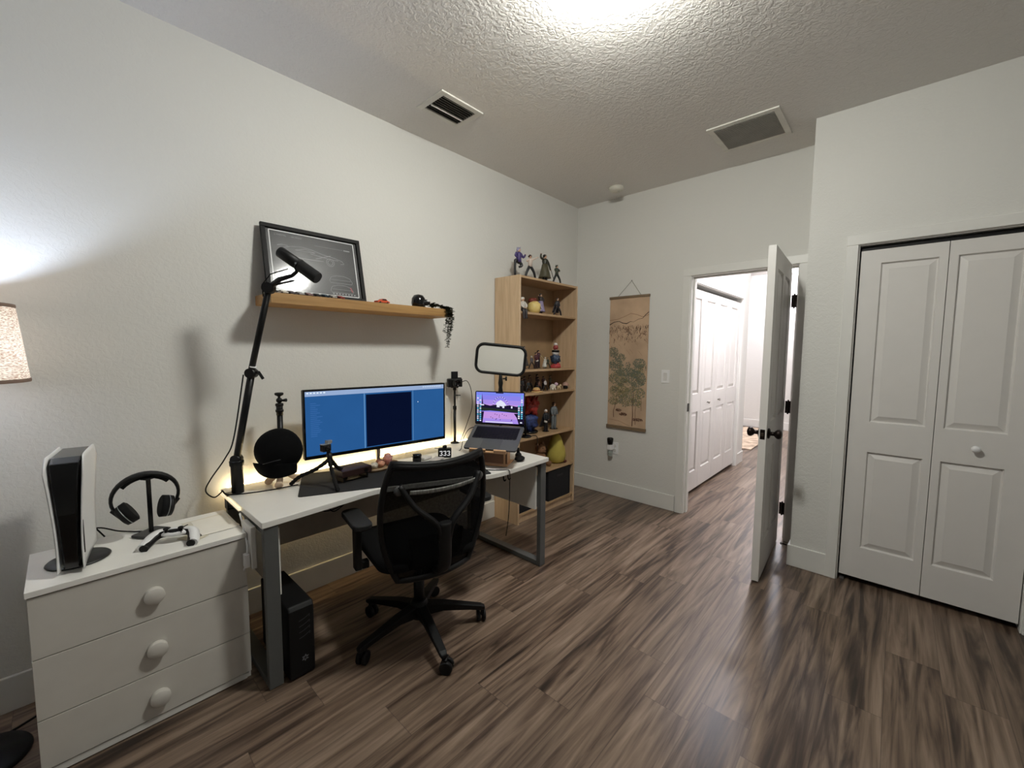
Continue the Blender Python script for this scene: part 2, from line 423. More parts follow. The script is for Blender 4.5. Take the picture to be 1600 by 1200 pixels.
# hall bifolds
def hall_leaf(parent, y0, wd, knob=None):
    lf = panel_leaf(wd, 1.985, 0.034, [(0.075, wd-0.075, 0.19, 0.79), (0.075, wd-0.075, 0.97, 1.905)], both=False).build('door_leaf', doorm, parent, loc=(0, y0, 0), rotz=PI/2)
    if knob is not None: knob_mb(0.016, 0.03).build('knob', M('brushed_nickel', (170, 165, 158), 0.3, 0.9), lf, loc=(knob, 0, 0.86))
d = structE('door_3', 'white raised panel bifold closet doors in the bright hallway', 'closet door', (HX-0.02, HY0, 0.035))
for k in range(4): hall_leaf(d, 0.004+k*0.4195, 0.416, {1: 0.20, 2: 0.13}.get(k))
# room door
hx, hy = 1.938, YB-0.018
fx_, fy_ = 1.919, 2.838         # free edge, right face
hx2, hy2 = 1.877, 3.600         # hinge side end of right face
dv = Vector((fx_-hx2, fy_-hy2, 0)); W_ = dv.length; ang = math.atan2(dv.y, dv.x)
d = structE('door_1', 'white panelled room door standing open into the room with dark round knobs', 'door', (hx2, hy2, 0.012), ang)
pn = []
for (z0_, z1_) in ((0.21, 0.81), (0.98, 1.91)):
    pn += [(0.11, W_/2-0.045, z0_, z1_), (W_/2+0.045, W_-0.11, z0_, z1_)]
# local +x runs to the free edge, right face of the photo is local +y side
lf = panel_leaf(W_, 2.028, 0.040, pn).build('door_slab', doorm, d, loc=(0, -0.040, 0))
def dknob(sgn):
    b = MB(); R = Matrix.Rotation(-sgn*PI/2, 3, 'X').to_4x4()
    b.lathe([(0.032, 0), (0.033, 0.004), (0.028, 0.010), (0.013, 0.014), (0.012, 0.032), (0.02, 0.038), (0.028, 0.048), (0.029, 0.058), (0.024, 0.068), (0.01, 0.073), (0.001, 0.074)], seg=24, mat=R)
    return b
dknob(1).build('door_knob', bronze, d, loc=(W_-0.065, 0, 0.915))
dknob(-1).build('door_knob', bronze, d, loc=(W_-0.065, -0.040, 0.915))
b = MB(); b.box(-0.0005, 0.0015, -0.013, 0.013, -0.03, 0.03); b.box(0.0015, 0.010, -0.007, 0.007, -0.009, 0.009, m=1)
b.build('latch_plate', [bronze, M('latch_steel', (90, 80, 70), 0.3, 0.9)], d, loc=(W_, -0.020, 0.915), bevel=0.001)
for hz in (0.254, 1.02, 1.79):
    b = MB(); b.cyl((0, 0, -0.045), (0, 0, 0.045), 0.0065, 12)
    b.ell((0, 0, 0.048), 0.006, 10); b.ell((0, 0, -0.048), 0.006, 10)
    b.box(-0.018, 0, -0.0015, 0.0015, -0.045, 0.045); b.box(0, 0.016, -0.0015, 0.0015, -0.045, 0.045)
    b.build('hinge', bronze, d, loc=(-0.012, 0.020, hz-0.012), rotz=-ang)

# ------------------------------------------------------------------ ceiling fittings
t = thing('ceiling_light', 'flush round glass ceiling light above the middle of the room', 'ceiling light', (1.638, 1.418, H))
MB().lathe([(0.13, 0), (0.135, -0.004), (0.132, -0.014), (0.128, -0.016)], seg=40).build('canopy', M('nickel', (180, 178, 172), 0.3, 0.9), t)
glow = M('lit_glass', (255, 244, 226), 0.4, emit=(251, 251, 243), es=CEIL_LIGHT)
MB().lathe([(0.001, -0.110), (0.05, -0.106), (0.09, -0.092), (0.117, -0.066), (0.127, -0.036), (0.127, -0.017)], seg=40).build('glass_dome', glow, t)

def vent(name, label, x0, x1, y0, y1, slat_along, nsl, fr, tilt, dark, gap):
    t = thing(name, label, 'air vent', ((x0+x1)/2, (y0+y1)/2, H))
    a, c = (x1-x0)/2, (y1-y0)/2
    b = MB(); b.box(-a, a, -c, -c+fr, -0.009, 0); b.box(-a, a, c-fr, c, -0.009, 0); b.box(-a, -a+fr, -c+fr, c-fr, -0.009, 0); b.box(a-fr, a, -c+fr, c-fr, -0.009, 0)
    b.build('frame', M('vent_white', (222, 220, 212), 0.4), t, bevel=0.003)
    MB().box(-a+fr, a-fr, -c+fr, c-fr, -0.0012, -0.0002).build('duct', dark, t)
    for i in range(nsl):
        f = (i+0.5)/nsl
        if slat_along == 'y':
            x = -a+fr+f*2*(a-fr); R = Matrix.Translation((x, 0, -0.006)) @ Matrix.Rotation(tilt, 4, 'Y')
            b = MB(); b.box(-gap, gap, -c+fr, c-fr, -0.0006, 0.0006, mat=R)
        else:
            y = -c+fr+f*2*(c-fr); R = Matrix.Translation((0, y, -0.006)) @ Matrix.Rotation(tilt, 4, 'X')
            b = MB(); b.box(-a+fr, a-fr, -gap, gap, -0.0006, 0.0006, mat=R)
        b.build('slat', M('vent_slat', (120, 116, 106), 0.5) if slat_along == 'y' else M('return_slat', (214, 211, 204), 0.5), t)
    return t
v1 = vent('ceiling_vent', 'small square ceiling supply vent with dark slats near left wall', 0.285, 0.53, 1.51, 1.825, 'y', 9, 0.036, 0.9, M('duct_dark', (16, 15, 14), 0.9), 0.006)
MB().box(-0.004, 0.004, -0.118, 0.118, -0.013, -0.006).build('damper_bar', M('vent_white', (222, 220, 212)), v1, loc=(-0.03, 0, 0))
vent('return_grille', 'larger ceiling return air grille near the closet wall', 1.465, 1.875, 2.93, 3.335, 'x', 26, 0.035, 0.7, M('duct_grey', (165, 161, 154), 0.9), 0.007)
t = thing('smoke_detector', 'round white smoke detector on the ceiling near the far wall', 'smoke detector', (0.56, 3.40, H))
MB().lathe([(0.062, 0), (0.064, -0.012), (0.058, -0.028), (0.045, -0.036), (0.001, -0.038)], seg=28).build('housing', M('detector_plastic', (214, 212, 200), 0.45), t)
b = MB(); b.cyl((0.02, 0, -0.036), (0.02, 0, -0.040), 0.008, 12); b.build('test_button', M('detector_button', (190, 188, 178), 0.5), t)

# hall lights
for i, (x, y) in enumerate(((1.55, 4.7), (1.15, 8.55))):
    t = thing('hall_ceiling_light', ['flush round hallway ceiling light just past the doorway', 'flush round ceiling light at the far end of hall'][i], 'ceiling light', (x, y, H))
    MB().lathe([(0.15, 0), (0.152, -0.02), (0.145, -0.022)], seg=32).build('canopy', whitep, t)
    MB().lathe([(0.142, -0.022), (0.13, -0.05), (0.08, -0.075), (0.001, -0.082)], seg=32).build('glass_dome', M('lit_glass_hall', (255, 246, 240), 0.4, emit=(250, 246, 255), es=HALL_A), t)
t = thing('hall_ceiling_light', 'flush round ceiling light in the room left of hall', 'ceiling light', (-0.6, 7.3, H))
MB().lathe([(0.15, 0), (0.152, -0.02), (0.145, -0.022)], seg=32).build('canopy', whitep, t)
MB().lathe([(0.142, -0.022), (0.13, -0.05), (0.08, -0.075), (0.001, -0.082)], seg=32).build('glass_dome', _mats['lit_glass_hall'], t)
b = MB(); b.box(-0.55, 0.55, -1.0, 1.0, 0, 0.012); tag(b.build('hall_rug', M('beige_rug', (188, 168, 146), 0.95, var=0.35, scale=9, bump=0.6, bscale=90), loc=(0.42, 7.75, 0.0)), 'beige patterned rug on the floor at the end of the hall', 'rug')

# ------------------------------------------------------------------ wall items
t = thing('light_switch', 'white rocker light switch on the back wall left of doorway', 'light switch', (0.962, YB, 1.20))
MB().box(-0.036, 0.036, -0.006, 0, -0.058, 0.058).build('switch_plate', whitep, t, bevel=0.002)
b = MB(); b.box(-0.017, 0.017, -0.010, -0.006, -0.034, 0.034); b.build('rocker', M('rocker_white', (214, 212, 208), 0.35), t, bevel=0.0015)
t = thing('wall_outlet', 'white wall outlet below the hanging scroll', 'outlet', (0.485, YB, 0.475))
MB().box(-0.036, 0.036, -0.006, 0, -0.058, 0.058).build('outlet_plate', whitep, t, bevel=0.002)
for zz in (-0.022, 0.022):
    MB().lathe([(0.017, 0), (0.017, 0.003), (0.015, 0.0035)], seg=20, mat=Matrix.Rotation(PI/2, 3, 'X').to_4x4()).build('receptacle', M('receptacle_white', (205, 203, 198), 0.4), t, loc=(0, -0.006, zz))
t = thing('air_freshener', 'plug-in air freshener with black cap and clear bottle in outlet', 'air freshener', (0.455, YB-0.0065, 0.50)); t.scale = (1.3, 1.3, 1.3)
b = MB(); b.lathe([(0.018, 0.0), (0.022, 0.02), (0.024, 0.045), (0.018, 0.052), (0.001, 0.053)], seg=20, c=(0, -0.03, 0.01)); b.build('cap', blackg, t)
b = MB(); b.box(-0.018, 0.018, -0.045, 0, -0.03, 0.01); b.build('plug_body', whitep, t, bevel=0.004)
b = MB(); b.lathe([(0.015, -0.075), (0.018, -0.07), (0.018, -0.045), (0.009, -0.031), (0.009, -0.03)], seg=18, c=(0, -0.028, 0)); b.build('oil_bottle', M('bottle_glass', (215, 225, 220), 0.1, trans=0.7), t)

# door stop on baseboard
t = thing('door_stop', 'small dark spring door stop low behind the open door', 'door stop', (XJ-BBT, 3.40, 0.07))
MB().tube([(0, 0, 0), (-0.055, 0, 0)], 0.006, 10).build('spring', bronze, t)
MB().ell((-0.06, 0, 0), (0.008, 0.009, 0.009), 12).build('tip', M('white_rubber', (180, 178, 172), 0.7), t)

# scroll --------------------------------------------------------------
t = thing('hanging_scroll', 'tall hanging scroll painting of mountain and trees on the back wall', 'wall scroll', (0.596, YB, 0))
rodm = wood('scroll_rod_wood', (110, 92, 70), (132, 112, 88), (3, 30, 30))
ptop, pbot, hw = 1.927, 0.695, 0.198
MB().box(-0.204, 0.204, -0.020, -0.006, ptop-0.010, ptop+0.012).build('rod', rodm, t, bevel=0.003)
MB().box(-0.204, 0.204, -0.024, -0.006, pbot-0.018, pbot+0.010).build('rod', rodm, t, bevel=0.003)
random.seed(5)
b = MB(); yy = -0.010
b.box(-hw, hw, yy, yy+0.002, pbot, ptop, m=0)
N3 = (0, -1, 0)
def P2(u, v, lift=0.0006): return Vector((-hw+u*2*hw, yy-lift, ptop-v*(ptop-pbot)))
def st(pts, wd, m): b.stroke([P2(*p) for p in pts], wd, N3, random.uniform(0, 0.0006), m)
# pale far ridge, dark ridge line, rock texture
ridge = [(0, .205), (.12, .185), (.25, .18), (.35, .195), (.45, .20), (.55, .185), (.62, .19)]
st([(.0, .17), (.2, .165), (.4, .145), (.55, .125), (.7, .135), (.85, .155), (1, .14)], 0.004, 4)
st(ridge, [0.009, 0.006, 0.005, 0.007, 0.008, 0.004, 0.002], 1)
st([(1, .12), (.92, .14), (.85, .165), (.75, .17), (.62, .19)], [0.006, 0.006, 0.004, 0.003, 0.002], 1)
for k in range(210):
    u = random.random(); v = .19+abs(random.gauss(0, .06))+0.02
    dx = random.choice((-1, 1))*random.uniform(.01, .04); dvv = random.uniform(.006, .03)
    st([(u, v), (min(max(u+dx, 0), 1), v+dvv)], random.uniform(0.0012, 0.0045), random.choice((1, 2, 2, 4)))
for k in range(30):
    u = random.random(); v = random.uniform(.22, .42); st([(u, v), (min(1, u+.05), v+.015), (min(1, u+.09), v+.035)], 0.0016, 4)
# foliage
def dab(u, v, s, m):
    p = P2(u, v, 0.0007+random.uniform(0, 0.0005)); a = random.random()*PI; n_ = 6
    b.quad([p+Vector((math.cos(a+q*PI/2)*s*(1 if q % 2 else .45), 0, math.sin(a+q*PI/2)*s*(1 if q % 2 else .45))) for q in range(4)], m)
def cluster(u, v, ru, rv, n_, ms):
    for k in range(n_):
        a = random.random()*2*PI; rr = math.sqrt(random.random())
        uu, vv = u+ru*rr*math.cos(a), v+rv*rr*math.sin(a)
        if 0.02 < uu < .98: dab(uu, vv, random.uniform(0.0035, 0.0095), random.choice(ms))
for (u, v, ru, rv, n_, ms) in ((.12, .42, .14, .04, 70, (3, 5)), (.3, .46, .15, .03, 50, (5, 3)), (.2, .52, .2, .05, 110, (3, 5, 5)), (.8, .50, .16, .035, 80, (5, 5, 3)),
        (.5, .57, .3, .035, 150, (5, 5, 3)), (.25, .62, .24, .05, 150, (6, 3, 5)), (.75, .62, .24, .06, 170, (5, 5, 3)), (.3, .72, .26, .05, 140, (6, 6, 3)), (.7, .73, .27, .05, 140, (5, 3, 6)),
        (.15, .80, .14, .035, 60, (6, 3)), (.6, .80, .3, .03, 80, (5, 6)), (.42, .90, .1, .012, 26, (2,)), (.8, .93, .13, .012, 26, (2,)), (.3, .87, .08, .01, 18, (2,))):
    cluster(u, v, ru, rv, int(n_*3.2), ms)
for k in range(34):
    v_ = random.uniform(.50, .84); cluster(random.uniform(.08, .92), v_, random.uniform(.05, .11), random.uniform(.012, .026), 42, random.choice(((3, 5), (5, 5, 3), (6, 3), (5, 6, 2), (2, 6, 3))))
st([(.17, .93), (.16, .88), (.20, .84), (.24, .79), (.22, .7)], [.007, .006, .005, .004, .002], 2)
st([(.66, .985), (.67, .90), (.66, .84), (.68, .75), (.64, .66)], [.009, .008, .006, .005, .003], 2)
st([(.74, .97), (.73, .87), (.76, .78)], [.005, .004, .003], 2); st([(.88, .86), (.87, .76)], .003, 2); st([(.05, .95), (.3, .955), (.6, .985)], .003, 4)
b.build('painting', [M('scroll_paper', (192, 164, 136), 0.8, var=0.12, scale=5), M('ink_dark', (48, 34, 30), 0.8), M('ink_brown', (96, 66, 50), 0.8), M('ink_green_grey', (116, 114, 90), 0.8), M('ink_pale', (140, 108, 84), 0.8), M('ink_blue_green', (104, 110, 96), 0.8), M('ink_moss', (134, 126, 86), 0.8)], t, norm=False)
b = MB(); b.tube([(-0.115, -0.012, ptop+0.012), (0.018, -0.006, 2.075)], 0.0012, 6); b.tube([(0.115, -0.012, ptop+0.012), (0.018, -0.006, 2.075)], 0.0012, 6)
b.build('hanging_cord', M('cord_green', (120, 125, 105), 0.8), t)
b = MB(); b.cyl((0.018, -0.012, 2.078), (0.018, 0, 2.078), 0.003, 10); b.build('nail', M('steel', (170, 170, 172), 0.35, 0.9), t)

# ------------------------------------------------------------------ bookcase
BX, BY0, BY1, BT = 0.28, 2.447, 3.247, 0.018
t = thing('bookcase', 'tall birch veneer bookcase beside the desk with open shelves', 'bookcase', (0, 0, 0))
for y in (BY0, BY1-BT):
    MB().box(0.008, BX, y, y+BT, 0, 2.01).build('side_panel', birch, t, bevel=0.001)
SH = [1.73, 1.266, 1.07, 0.700, 0.380, 0.085]
MB().box(0.012, BX-0.001, BY0+BT, BY1-BT, 1.99, 2.008).build('top_panel', birchin, t, bevel=0.001)
for z in SH:
    MB().box(0.014, BX-0.004, BY0+BT+0.0005, BY1-BT-0.0005, z-0.018, z).build('shelf', birchin, t, bevel=0.001)
MB().box(0.008, 0.0135, BY0+BT, BY1-BT, 0.06, 1.99).build('back_panel', M('back_panel_birch', (160, 132, 98), 0.6), t)
MB().box(0.24, 0.256, BY0+BT, BY1-BT, 0.0, 0.066).build('plinth', birch, t, bevel=0.001)
def bx_thing(name, label, cat, x0, x1, y0, y1, z0, z1, m, bev=0.004, parts=None):
    return tag(MB().box(x0, x1, y0, y1, z0, z1).build(name, m, bevel=bev), label, cat)
feltb = M('black_felt', (17, 16, 20), 0.95, bump=0.4, bscale=500)
for (y0, y1, lab) in ((2.475, 2.80, 'black fabric storage box on lowest bookcase shelf, nearer the desk'), (2.862, 3.19, 'black fabric storage box on lowest bookcase shelf, nearer the corner')):
    t = thing('storage_box', lab, 'storage box', (0, 0, 0), group='black storage boxes on the bottom shelf')
    b = MB(); yc = (y0+y1)/2
    b.box(0.02, 0.27, y0, y0+0.006, 0.086, 0.352); b.box(0.02, 0.27, y1-0.006, y1, 0.086, 0.352); b.box(0.264, 0.27, y0+0.006, y1-0.006, 0.086, 0.352); b.box(0.02, 0.026, y0+0.006, y1-0.006, 0.086, 0.352); b.box(0.026, 0.264, y0+0.006, y1-0.006, 0.086, 0.092)
    b.build('box_body', feltb, t, bevel=0.002)
    MB().box(0.2702, 0.272, yc-0.05, yc+0.05, 0.285, 0.305).build('pull_tab', M('black_webbing', (26, 25, 29), 0.8), t)

# figurines -----------------------------------------------------------
skinm = M('figure_skin', (205, 165, 138), 0.5)
def FM(rgb): return M('figure_paint_%02x%02x%02x' % tuple(rgb), rgb, 0.5, var=0.08, scale=60)
FG = 'collectible figurines on the bookcase'
def figurine(label, loc, h, face=0.0, legs=None, arms=None, top=(40, 40, 40), bottom=(25, 25, 25), hair=(40, 30, 25), spikes=0, base=True, prop=None, robe=False, lean=0.0, seated=False, cloak=None, longhair=False, zoff=0.0):
    """face: heading of the figure's front (0 = +x). legs/arms: list of joint paths in units of h, local x=front, y=left, z up."""
    t = thing('figurine', label, 'figurine', loc, face, FG)
    legs = legs or [[(0, .05, .50), (.01, .06, .27), (0, .07, .02), (.05, .075, .012)], [(0, -.05, .50), (.01, -.06, .27), (0, -.07, .02), (.05, -.075, .012)]]
    arms = arms or [[(0, .09, .80), (.02, .13, .66), (.05, .12, .53)], [(0, -.09, .80), (.02, -.13, .66), (.05, -.12, .53)]]
    sc_ = lambda p: Vector(p)*h
    b = MB()
    for L in legs: b.tube(smooth_path([sc_(p) for p in L], 3), [h*(0.062-0.028*i/(3*(len(L)-1))) for i in range(3*(len(L)-1)+1)], 8)
    b.ell(sc_((0, 0, .52)), (h*.07, h*.10, h*.075), 10)
    b.build('trousers', FM(bottom), t)
    hd = Vector((lean*1.15, 0, .905)) if not seated else Vector((lean, 0, .905))
    b = MB(); b.tube([sc_((0, 0, .5)), sc_((lean*.4, 0, .62)), sc_((lean*.8, 0, .76)), sc_((lean, 0, .82)), sc_((lean, 0, .845))], [h*.095, h*.085, h*.115, h*.09, h*.035], 10)
    for A in arms: b.tube(smooth_path([sc_((p[0]+lean*.8, p[1], p[2])) for p in A], 3), [h*(0.045-0.015*i/(3*(len(A)-1))) for i in range(3*(len(A)-1)+1)], 8)
    b.build('top', FM(top), t)
    if robe:
        b = MB(); b.lathe([(h*.11, h*.64), (h*.15, h*.45), (h*.21, h*.22), (h*.24, h*.14), (h*.001, h*.18)], seg=12); b.build('robe', FM(cloak or top), t)
    if cloak and not robe:
        b = MB(); b.grid(lambda u, v: (h*(-.05-.10*v+.02*math.sin(u*9)), h*(u-.5)*(.22+.30*v), h*(.82-.62*v)), 8, 6); b.build('cloak', FM(cloak), t, solid=h*.012)
    for A in arms: MB().ell(sc_((A[-1][0]+lean*.8, A[-1][1], A[-1][2])), h*.026, 8).build('hand', skinm, t)
    b = MB()
    b.tube([sc_((lean, 0, .83)), sc_((lean, 0, .87))], h*.022, 8); b.ell(sc_(hd), (h*.066, h*.062, h*.072), 12); b.ell(sc_((hd.x+.056, 0, hd.z-.005)), (h*.01, h*.008, h*.012), 6)
    b.build('head', skinm, t)
    b = MB(); b.ell(sc_((hd.x-.012, 0, hd.z+.02)), (h*.074, h*.076, h*.07), 14, jitter=.3)
    for k in range(spikes):
        a = 2*PI*k/spikes; p = sc_((hd.x-.01+.03*math.cos(a), .03*math.sin(a), hd.z+.05)); q = p+Vector((math.cos(a)*.05, math.sin(a)*.05, .06))*h
        b.tube([p, q], [h*.022, h*.002], 6)
    if longhair: b.tube([sc_((hd.x-.04, 0, hd.z)), sc_((hd.x-.07, 0, hd.z-.15)), sc_((hd.x-.08, 0, hd.z-.3))], [h*.05, h*.05, h*.02], 8)
    b.build('hair', FM(hair), t)
    if prop:
        b = MB(); b.tube([sc_(p) for p in prop[0]], h*prop[1], 6); b.build('weapon', FM(prop[2]), t)
    if base:
        b = MB(); b.lathe([(h*.16, 0.0003), (h*.16, h*.015), (h*.15, h*.02)], seg=20, c=(0, 0, 0)); b.build('stand', blackg, t)
    return t
split = [[(0, .05, .50), (.02, .20, .28), (0, .30, .03), (.04, .32, .012)], [(0, -.05, .50), (.02, -.18, .30), (-.02, -.26, .03), (.03, -.28, .012)]]
FC = -0.15
# on top of the bookcase (z 2.01)
figurine('figurine in purple jacket kicking from a black pillar on bookcase top', (0.19, 2.535, 2.009), 0.235, FC, legs=[[(0, .02, .52), (.05, .10, .40), (0, .0, .34)], [(0, -.04, .52), (0, -.13, .56), (0, -.16, .5), (0, -.16, .02)]],
         arms=[[(0, .09, .80), (.03, .18, .68), (.06, .24, .78)], [(0, -.09, .82), (0, -.15, .72), (.02, -.06, .66)]], top=(64, 52, 104), bottom=(18, 18, 22), hair=(150, 148, 178), spikes=6)
figurine('figurine in white shirt and black trousers in wide lunge on bookcase top', (0.20, 2.665, 2.009), 0.20, FC, legs=split, arms=[[(0, .09, .80), (.02, .22, .85), (.04, .38, .93)], [(0, -.09, .80), (.02, -.16, .72), (.05, -.22, .70)]], top=(206, 190, 178), bottom=(24, 24, 28), hair=(60, 34, 26))
figurine('broad robed figurine raising a staff on bookcase top', (0.20, 2.860, 2.009), 0.235, FC, robe=True, arms=[[(0, .09, .80), (.02, .18, .66), (.02, .26, .46)], [(0, -.09, .80), (.02, -.22, .86), (.03, -.22, .98)]], top=(46, 46, 34), bottom=(28, 34, 34), hair=(30, 26, 24), cloak=(70, 66, 46), prop=([(.02, .28, .5), (.02, .42, .16)], .012, (50, 46, 40)))
figurine('thin spiky-haired green figurine stepping wide on bookcase top', (0.20, 3.03, 2.009), 0.17, FC, legs=split, arms=[[(0, .09, .80), (.04, .16, .72), (.06, .10, .66)], [(0, -.09, .80), (.04, -.18, .74), (.06, -.14, .64)]], top=(50, 58, 44), bottom=(28, 30, 30), hair=(46, 52, 44), spikes=5)
# shelf 1 (z 1.73)
S1 = 1.7305
figurine('white-haired figurine in dark vest sitting on shelf edge, top shelf', (0.262, 2.505, S1-0.105), 0.22, FC, seated=True, base=False, legs=[[(0, .05, .52), (.12, .06, .52), (.14, .06, .28), (.19, .06, .24)], [(0, -.05, .52), (.12, -.05, .52), (.14, -.05, .26), (.19, -.05, .22)]],
         arms=[[(0, .09, .80), (.08, .12, .68), (.12, .03, .60)], [(0, -.09, .80), (.08, -.13, .68), (.12, -.03, .60)]], top=(196, 190, 182), bottom=(44, 38, 40), hair=(222, 218, 210), longhair=False)
figurine('black hooded figurine standing behind the seated white-haired one', (0.13, 2.62, S1), 0.16, FC, top=(22, 20, 22), bottom=(18, 18, 20), hair=(20, 18, 20), robe=True)
t = thing('round_head_ornament', 'round pale yellow ornament with a red top on the top shelf', 'ornament', (0.19, 2.735, S1))
MB().lathe([(0.02, 0), (0.045, 0.012), (0.058, 0.045), (0.05, 0.085), (0.03, 0.103), (0.001, 0.106)], seg=24).build('body', M('ornament_yellow', (220, 196, 124), 0.5), t)
MB().ell((-0.015, 0, 0.11), (0.035, 0.045, 0.025), 12, jitter=.4).build('cap', M('ornament_red', (120, 52, 40), 0.6), t)
b = MB(); b.tube([(0.050, 0.022, 0.062), (0.058, 0.012, 0.05), (0.053, 0.026, 0.042)], 0.003, 6); b.build('mark', blackp, t)
figurine('tall figurine with lavender skirt on the top shelf', (0.17, 2.845, S1), 0.185, FC, top=(48, 38, 36), bottom=(60, 50, 60), hair=(24, 20, 22), robe=True, cloak=(138, 128, 158), arms=[[(0, .09, .80), (.03, .16, .7), (.05, .10, .6)], [(0, -.09, .80), (.05, -.18, .78), (.08, -.2, .86)]])
figurine('small green figurine beside lavender skirted one, top shelf', (0.10, 2.93, S1), 0.15, FC, top=(64, 70, 36), bottom=(70, 72, 40), hair=(60, 66, 34))
figurine('dark armoured figurine near the right end of the top shelf', (0.19, 3.06, S1), 0.165, FC, top=(38, 36, 42), bottom=(34, 30, 32), hair=(70, 64, 66), cloak=(30, 28, 34), legs=split)
# shelf 2 (z 1.266)
S2 = 1.2665
figurine('tall pointed grey figurine at the left of second shelf', (0.17, 2.63, S2), 0.19, FC, top=(60, 58, 54), bottom=(44, 42, 44), hair=(62, 58, 56), spikes=3, robe=True)
figurine('small figurine with white face crouching on second shelf', (0.18, 2.72, S2), 0.11, FC, top=(86, 80, 82), bottom=(40, 34, 36), hair=(190, 186, 180), legs=split)
figurine('maroon figurine holding a round white shield on second shelf', (0.17, 2.79, S2), 0.14, FC, top=(78, 34, 40), bottom=(40, 24, 28), hair=(44, 28, 30), prop=([(.1, .0, .5), (.1, .02, .45)], .09, (220, 216, 208)))
figurine('maroon swordsman figurine with long pale sword on second shelf', (0.13, 2.87, S2), 0.16, FC, top=(70, 34, 48), bottom=(34, 26, 34), hair=(46, 30, 28), prop=([(.06, .08, .74), (.08, .55, .3)], .016, (200, 190, 150)), arms=[[(0, .09, .80), (.05, .12, .72), (.06, .1, .72)], [(0, -.09, .8), (.03, -.16, .68), (.05, -.1, .6)]])
figurine('white-robed figurine leaning on second shelf', (0.21, 2.86, S2), 0.10, FC, top=(196, 194, 186), bottom=(190, 186, 178), hair=(206, 202, 196), robe=True, lean=0.08)
figurine('low green figurine beside the tall stacked one, second shelf', (0.19, 2.93, S2), 0.095, FC, top=(56, 66, 50), bottom=(40, 44, 36), hair=(70, 78, 56), legs=split)
t = thing('stacked_ornament', 'tall stacked ornament of figures in white, blue and red on second shelf', 'ornament', (0.20, 3.03, S2))
b = MB(); b.lathe([(0.045, 0), (0.052, 0.01), (0.04, 0.03), (0.001, 0.04)], seg=18); b.ell((0.01, .012, .03), (.03, .025, .022), 10, jitter=.5); b.build('red_base', M('ornament_red2', (176, 60, 60), 0.5, var=.4, scale=80), t)
MB().ell((0, 0, 0.08), (0.04, 0.042, 0.045), 16, jitter=.5).build('blue_figure', M('ornament_blue', (52, 66, 88), 0.5, var=.6, scale=60), t)
MB().ell((0, 0, 0.135), (0.03, 0.034, 0.03), 16, jitter=.2).build('white_figure', M('ornament_white', (214, 208, 204), 0.5, var=.1), t)
MB().lathe([(0.033, 0.14), (0.036, 0.15), (0.033, 0.16)], seg=16).build('black_ring', blackp, t)
MB().ell((0, 0, 0.185), (0.022, 0.022, 0.028), 14, jitter=.2).build('head', M('ornament_red3', (150, 62, 60), 0.5, var=.5, scale=80), t)
MB().ell((0, 0, 0.212), (0.018, 0.018, 0.016), 12).build('top_ball', M('ornament_white', (214, 208, 204)), t)
# shelf 3 (z 1.07)
S3 = 1.0705
random.seed(3)
toys = [(0.10, 2.60, (26, 26, 34), 'tall dark blue-black figurine at the back left of third shelf', .15), (0.09, 2.665, (46, 40, 44), 'charcoal figurine behind the second one on third shelf', .14), (0.10, 2.895, (58, 50, 56), 'grey-violet figurine at the back middle of third shelf', .14), (0.20, 2.655, (40, 46, 50), 'slate figurine just left of the straw hat', .10), (0.20, 2.80, (110, 70, 56), 'rust coloured figurine just right of the straw hat', .09), (0.20, 2.575, (34, 34, 40), 'small black figurine at left end of third shelf', .125), (0.15, 2.625, (180, 172, 160), 'small black and white figurine second on third shelf', .115), (0.12, 2.70, (70, 46, 40), 'brown caped figurine at the back of third shelf', .13),
        (0.12, 2.77, (96, 66, 40), 'orange-brown figurine behind the straw hat on third shelf', .14), (0.155, 2.842, (60, 44, 46), 'dark red figurine behind the rust coloured one, third shelf', .12), (0.20, 2.885, (196, 192, 192), 'white and grey figurine mid third shelf', .10),
        (0.12, 2.96, (70, 40, 50), 'plum coloured figurine at back right of third shelf', .12), (0.13, 3.045, (84, 80, 60), 'olive figurine with looped prop at right of third shelf', .125)]
for (x, y, c_, lab, hh) in toys:
    figurine(lab, (x, y, S3), hh, FC+random.uniform(-.4, .4), top=c_, bottom=(30, 26, 28), hair=tuple(int(k*.6) for k in c_), spikes=random.choice((0, 4)), legs=random.choice((None, split)))
t = thing('toy_straw_hat', 'miniature straw hat on the front of third shelf', 'toy hat', (0.225, 2.735, S3))
MB().lathe([(0.058, 0), (0.06, 0.003), (0.034, 0.008), (0.033, 0.02), (0.026, 0.034), (0.001, 0.040)], seg=24).build('hat_body', M('straw', (196, 160, 104), 0.8, var=.2, scale=60), t)
MB().lathe([(0.0345, 0.009), (0.035, 0.016), (0.0335, 0.017)], seg=24).build('hat_band', M('straw_band', (128, 60, 40), 0.8), t)
t = thing('toy_dog', 'small white animal toy on the front of third shelf', 'toy animal', (0.225, 2.965, S3))
b = MB(); b.ell((0, 0, 0.028), (0.026, 0.032, 0.026), 14, jitter=.2)
for sx in (-1, 1):
    for sy in (-1, 1): b.tube([(sx*.012, sy*.018, 0.02), (sx*.013, sy*.02, 0.0)], .008, 8)
b.build('body', M('toy_white', (206, 200, 186), 0.6), t); MB().ell((0.008, 0.036, 0.05), (0.018, 0.018, 0.018), 12, jitter=.2).build('head', M('toy_pink', (190, 160, 176), 0.6), t)
t = thing('toy_creature', 'small cream four-legged toy right of the white one', 'toy animal', (0.225, 3.045, S3))
b = MB(); b.ell((0, 0, 0.025), (0.013, 0.026, 0.012), 12); b.ell((0, 0.03, 0.036), (0.011, 0.014, 0.011), 10)
for sx in (-1, 1):
    for sy in (-1, 1): b.tube([(sx*.007, sy*.016, 0.02), (sx*.008, sy*.018, 0.0)], .005, 8)
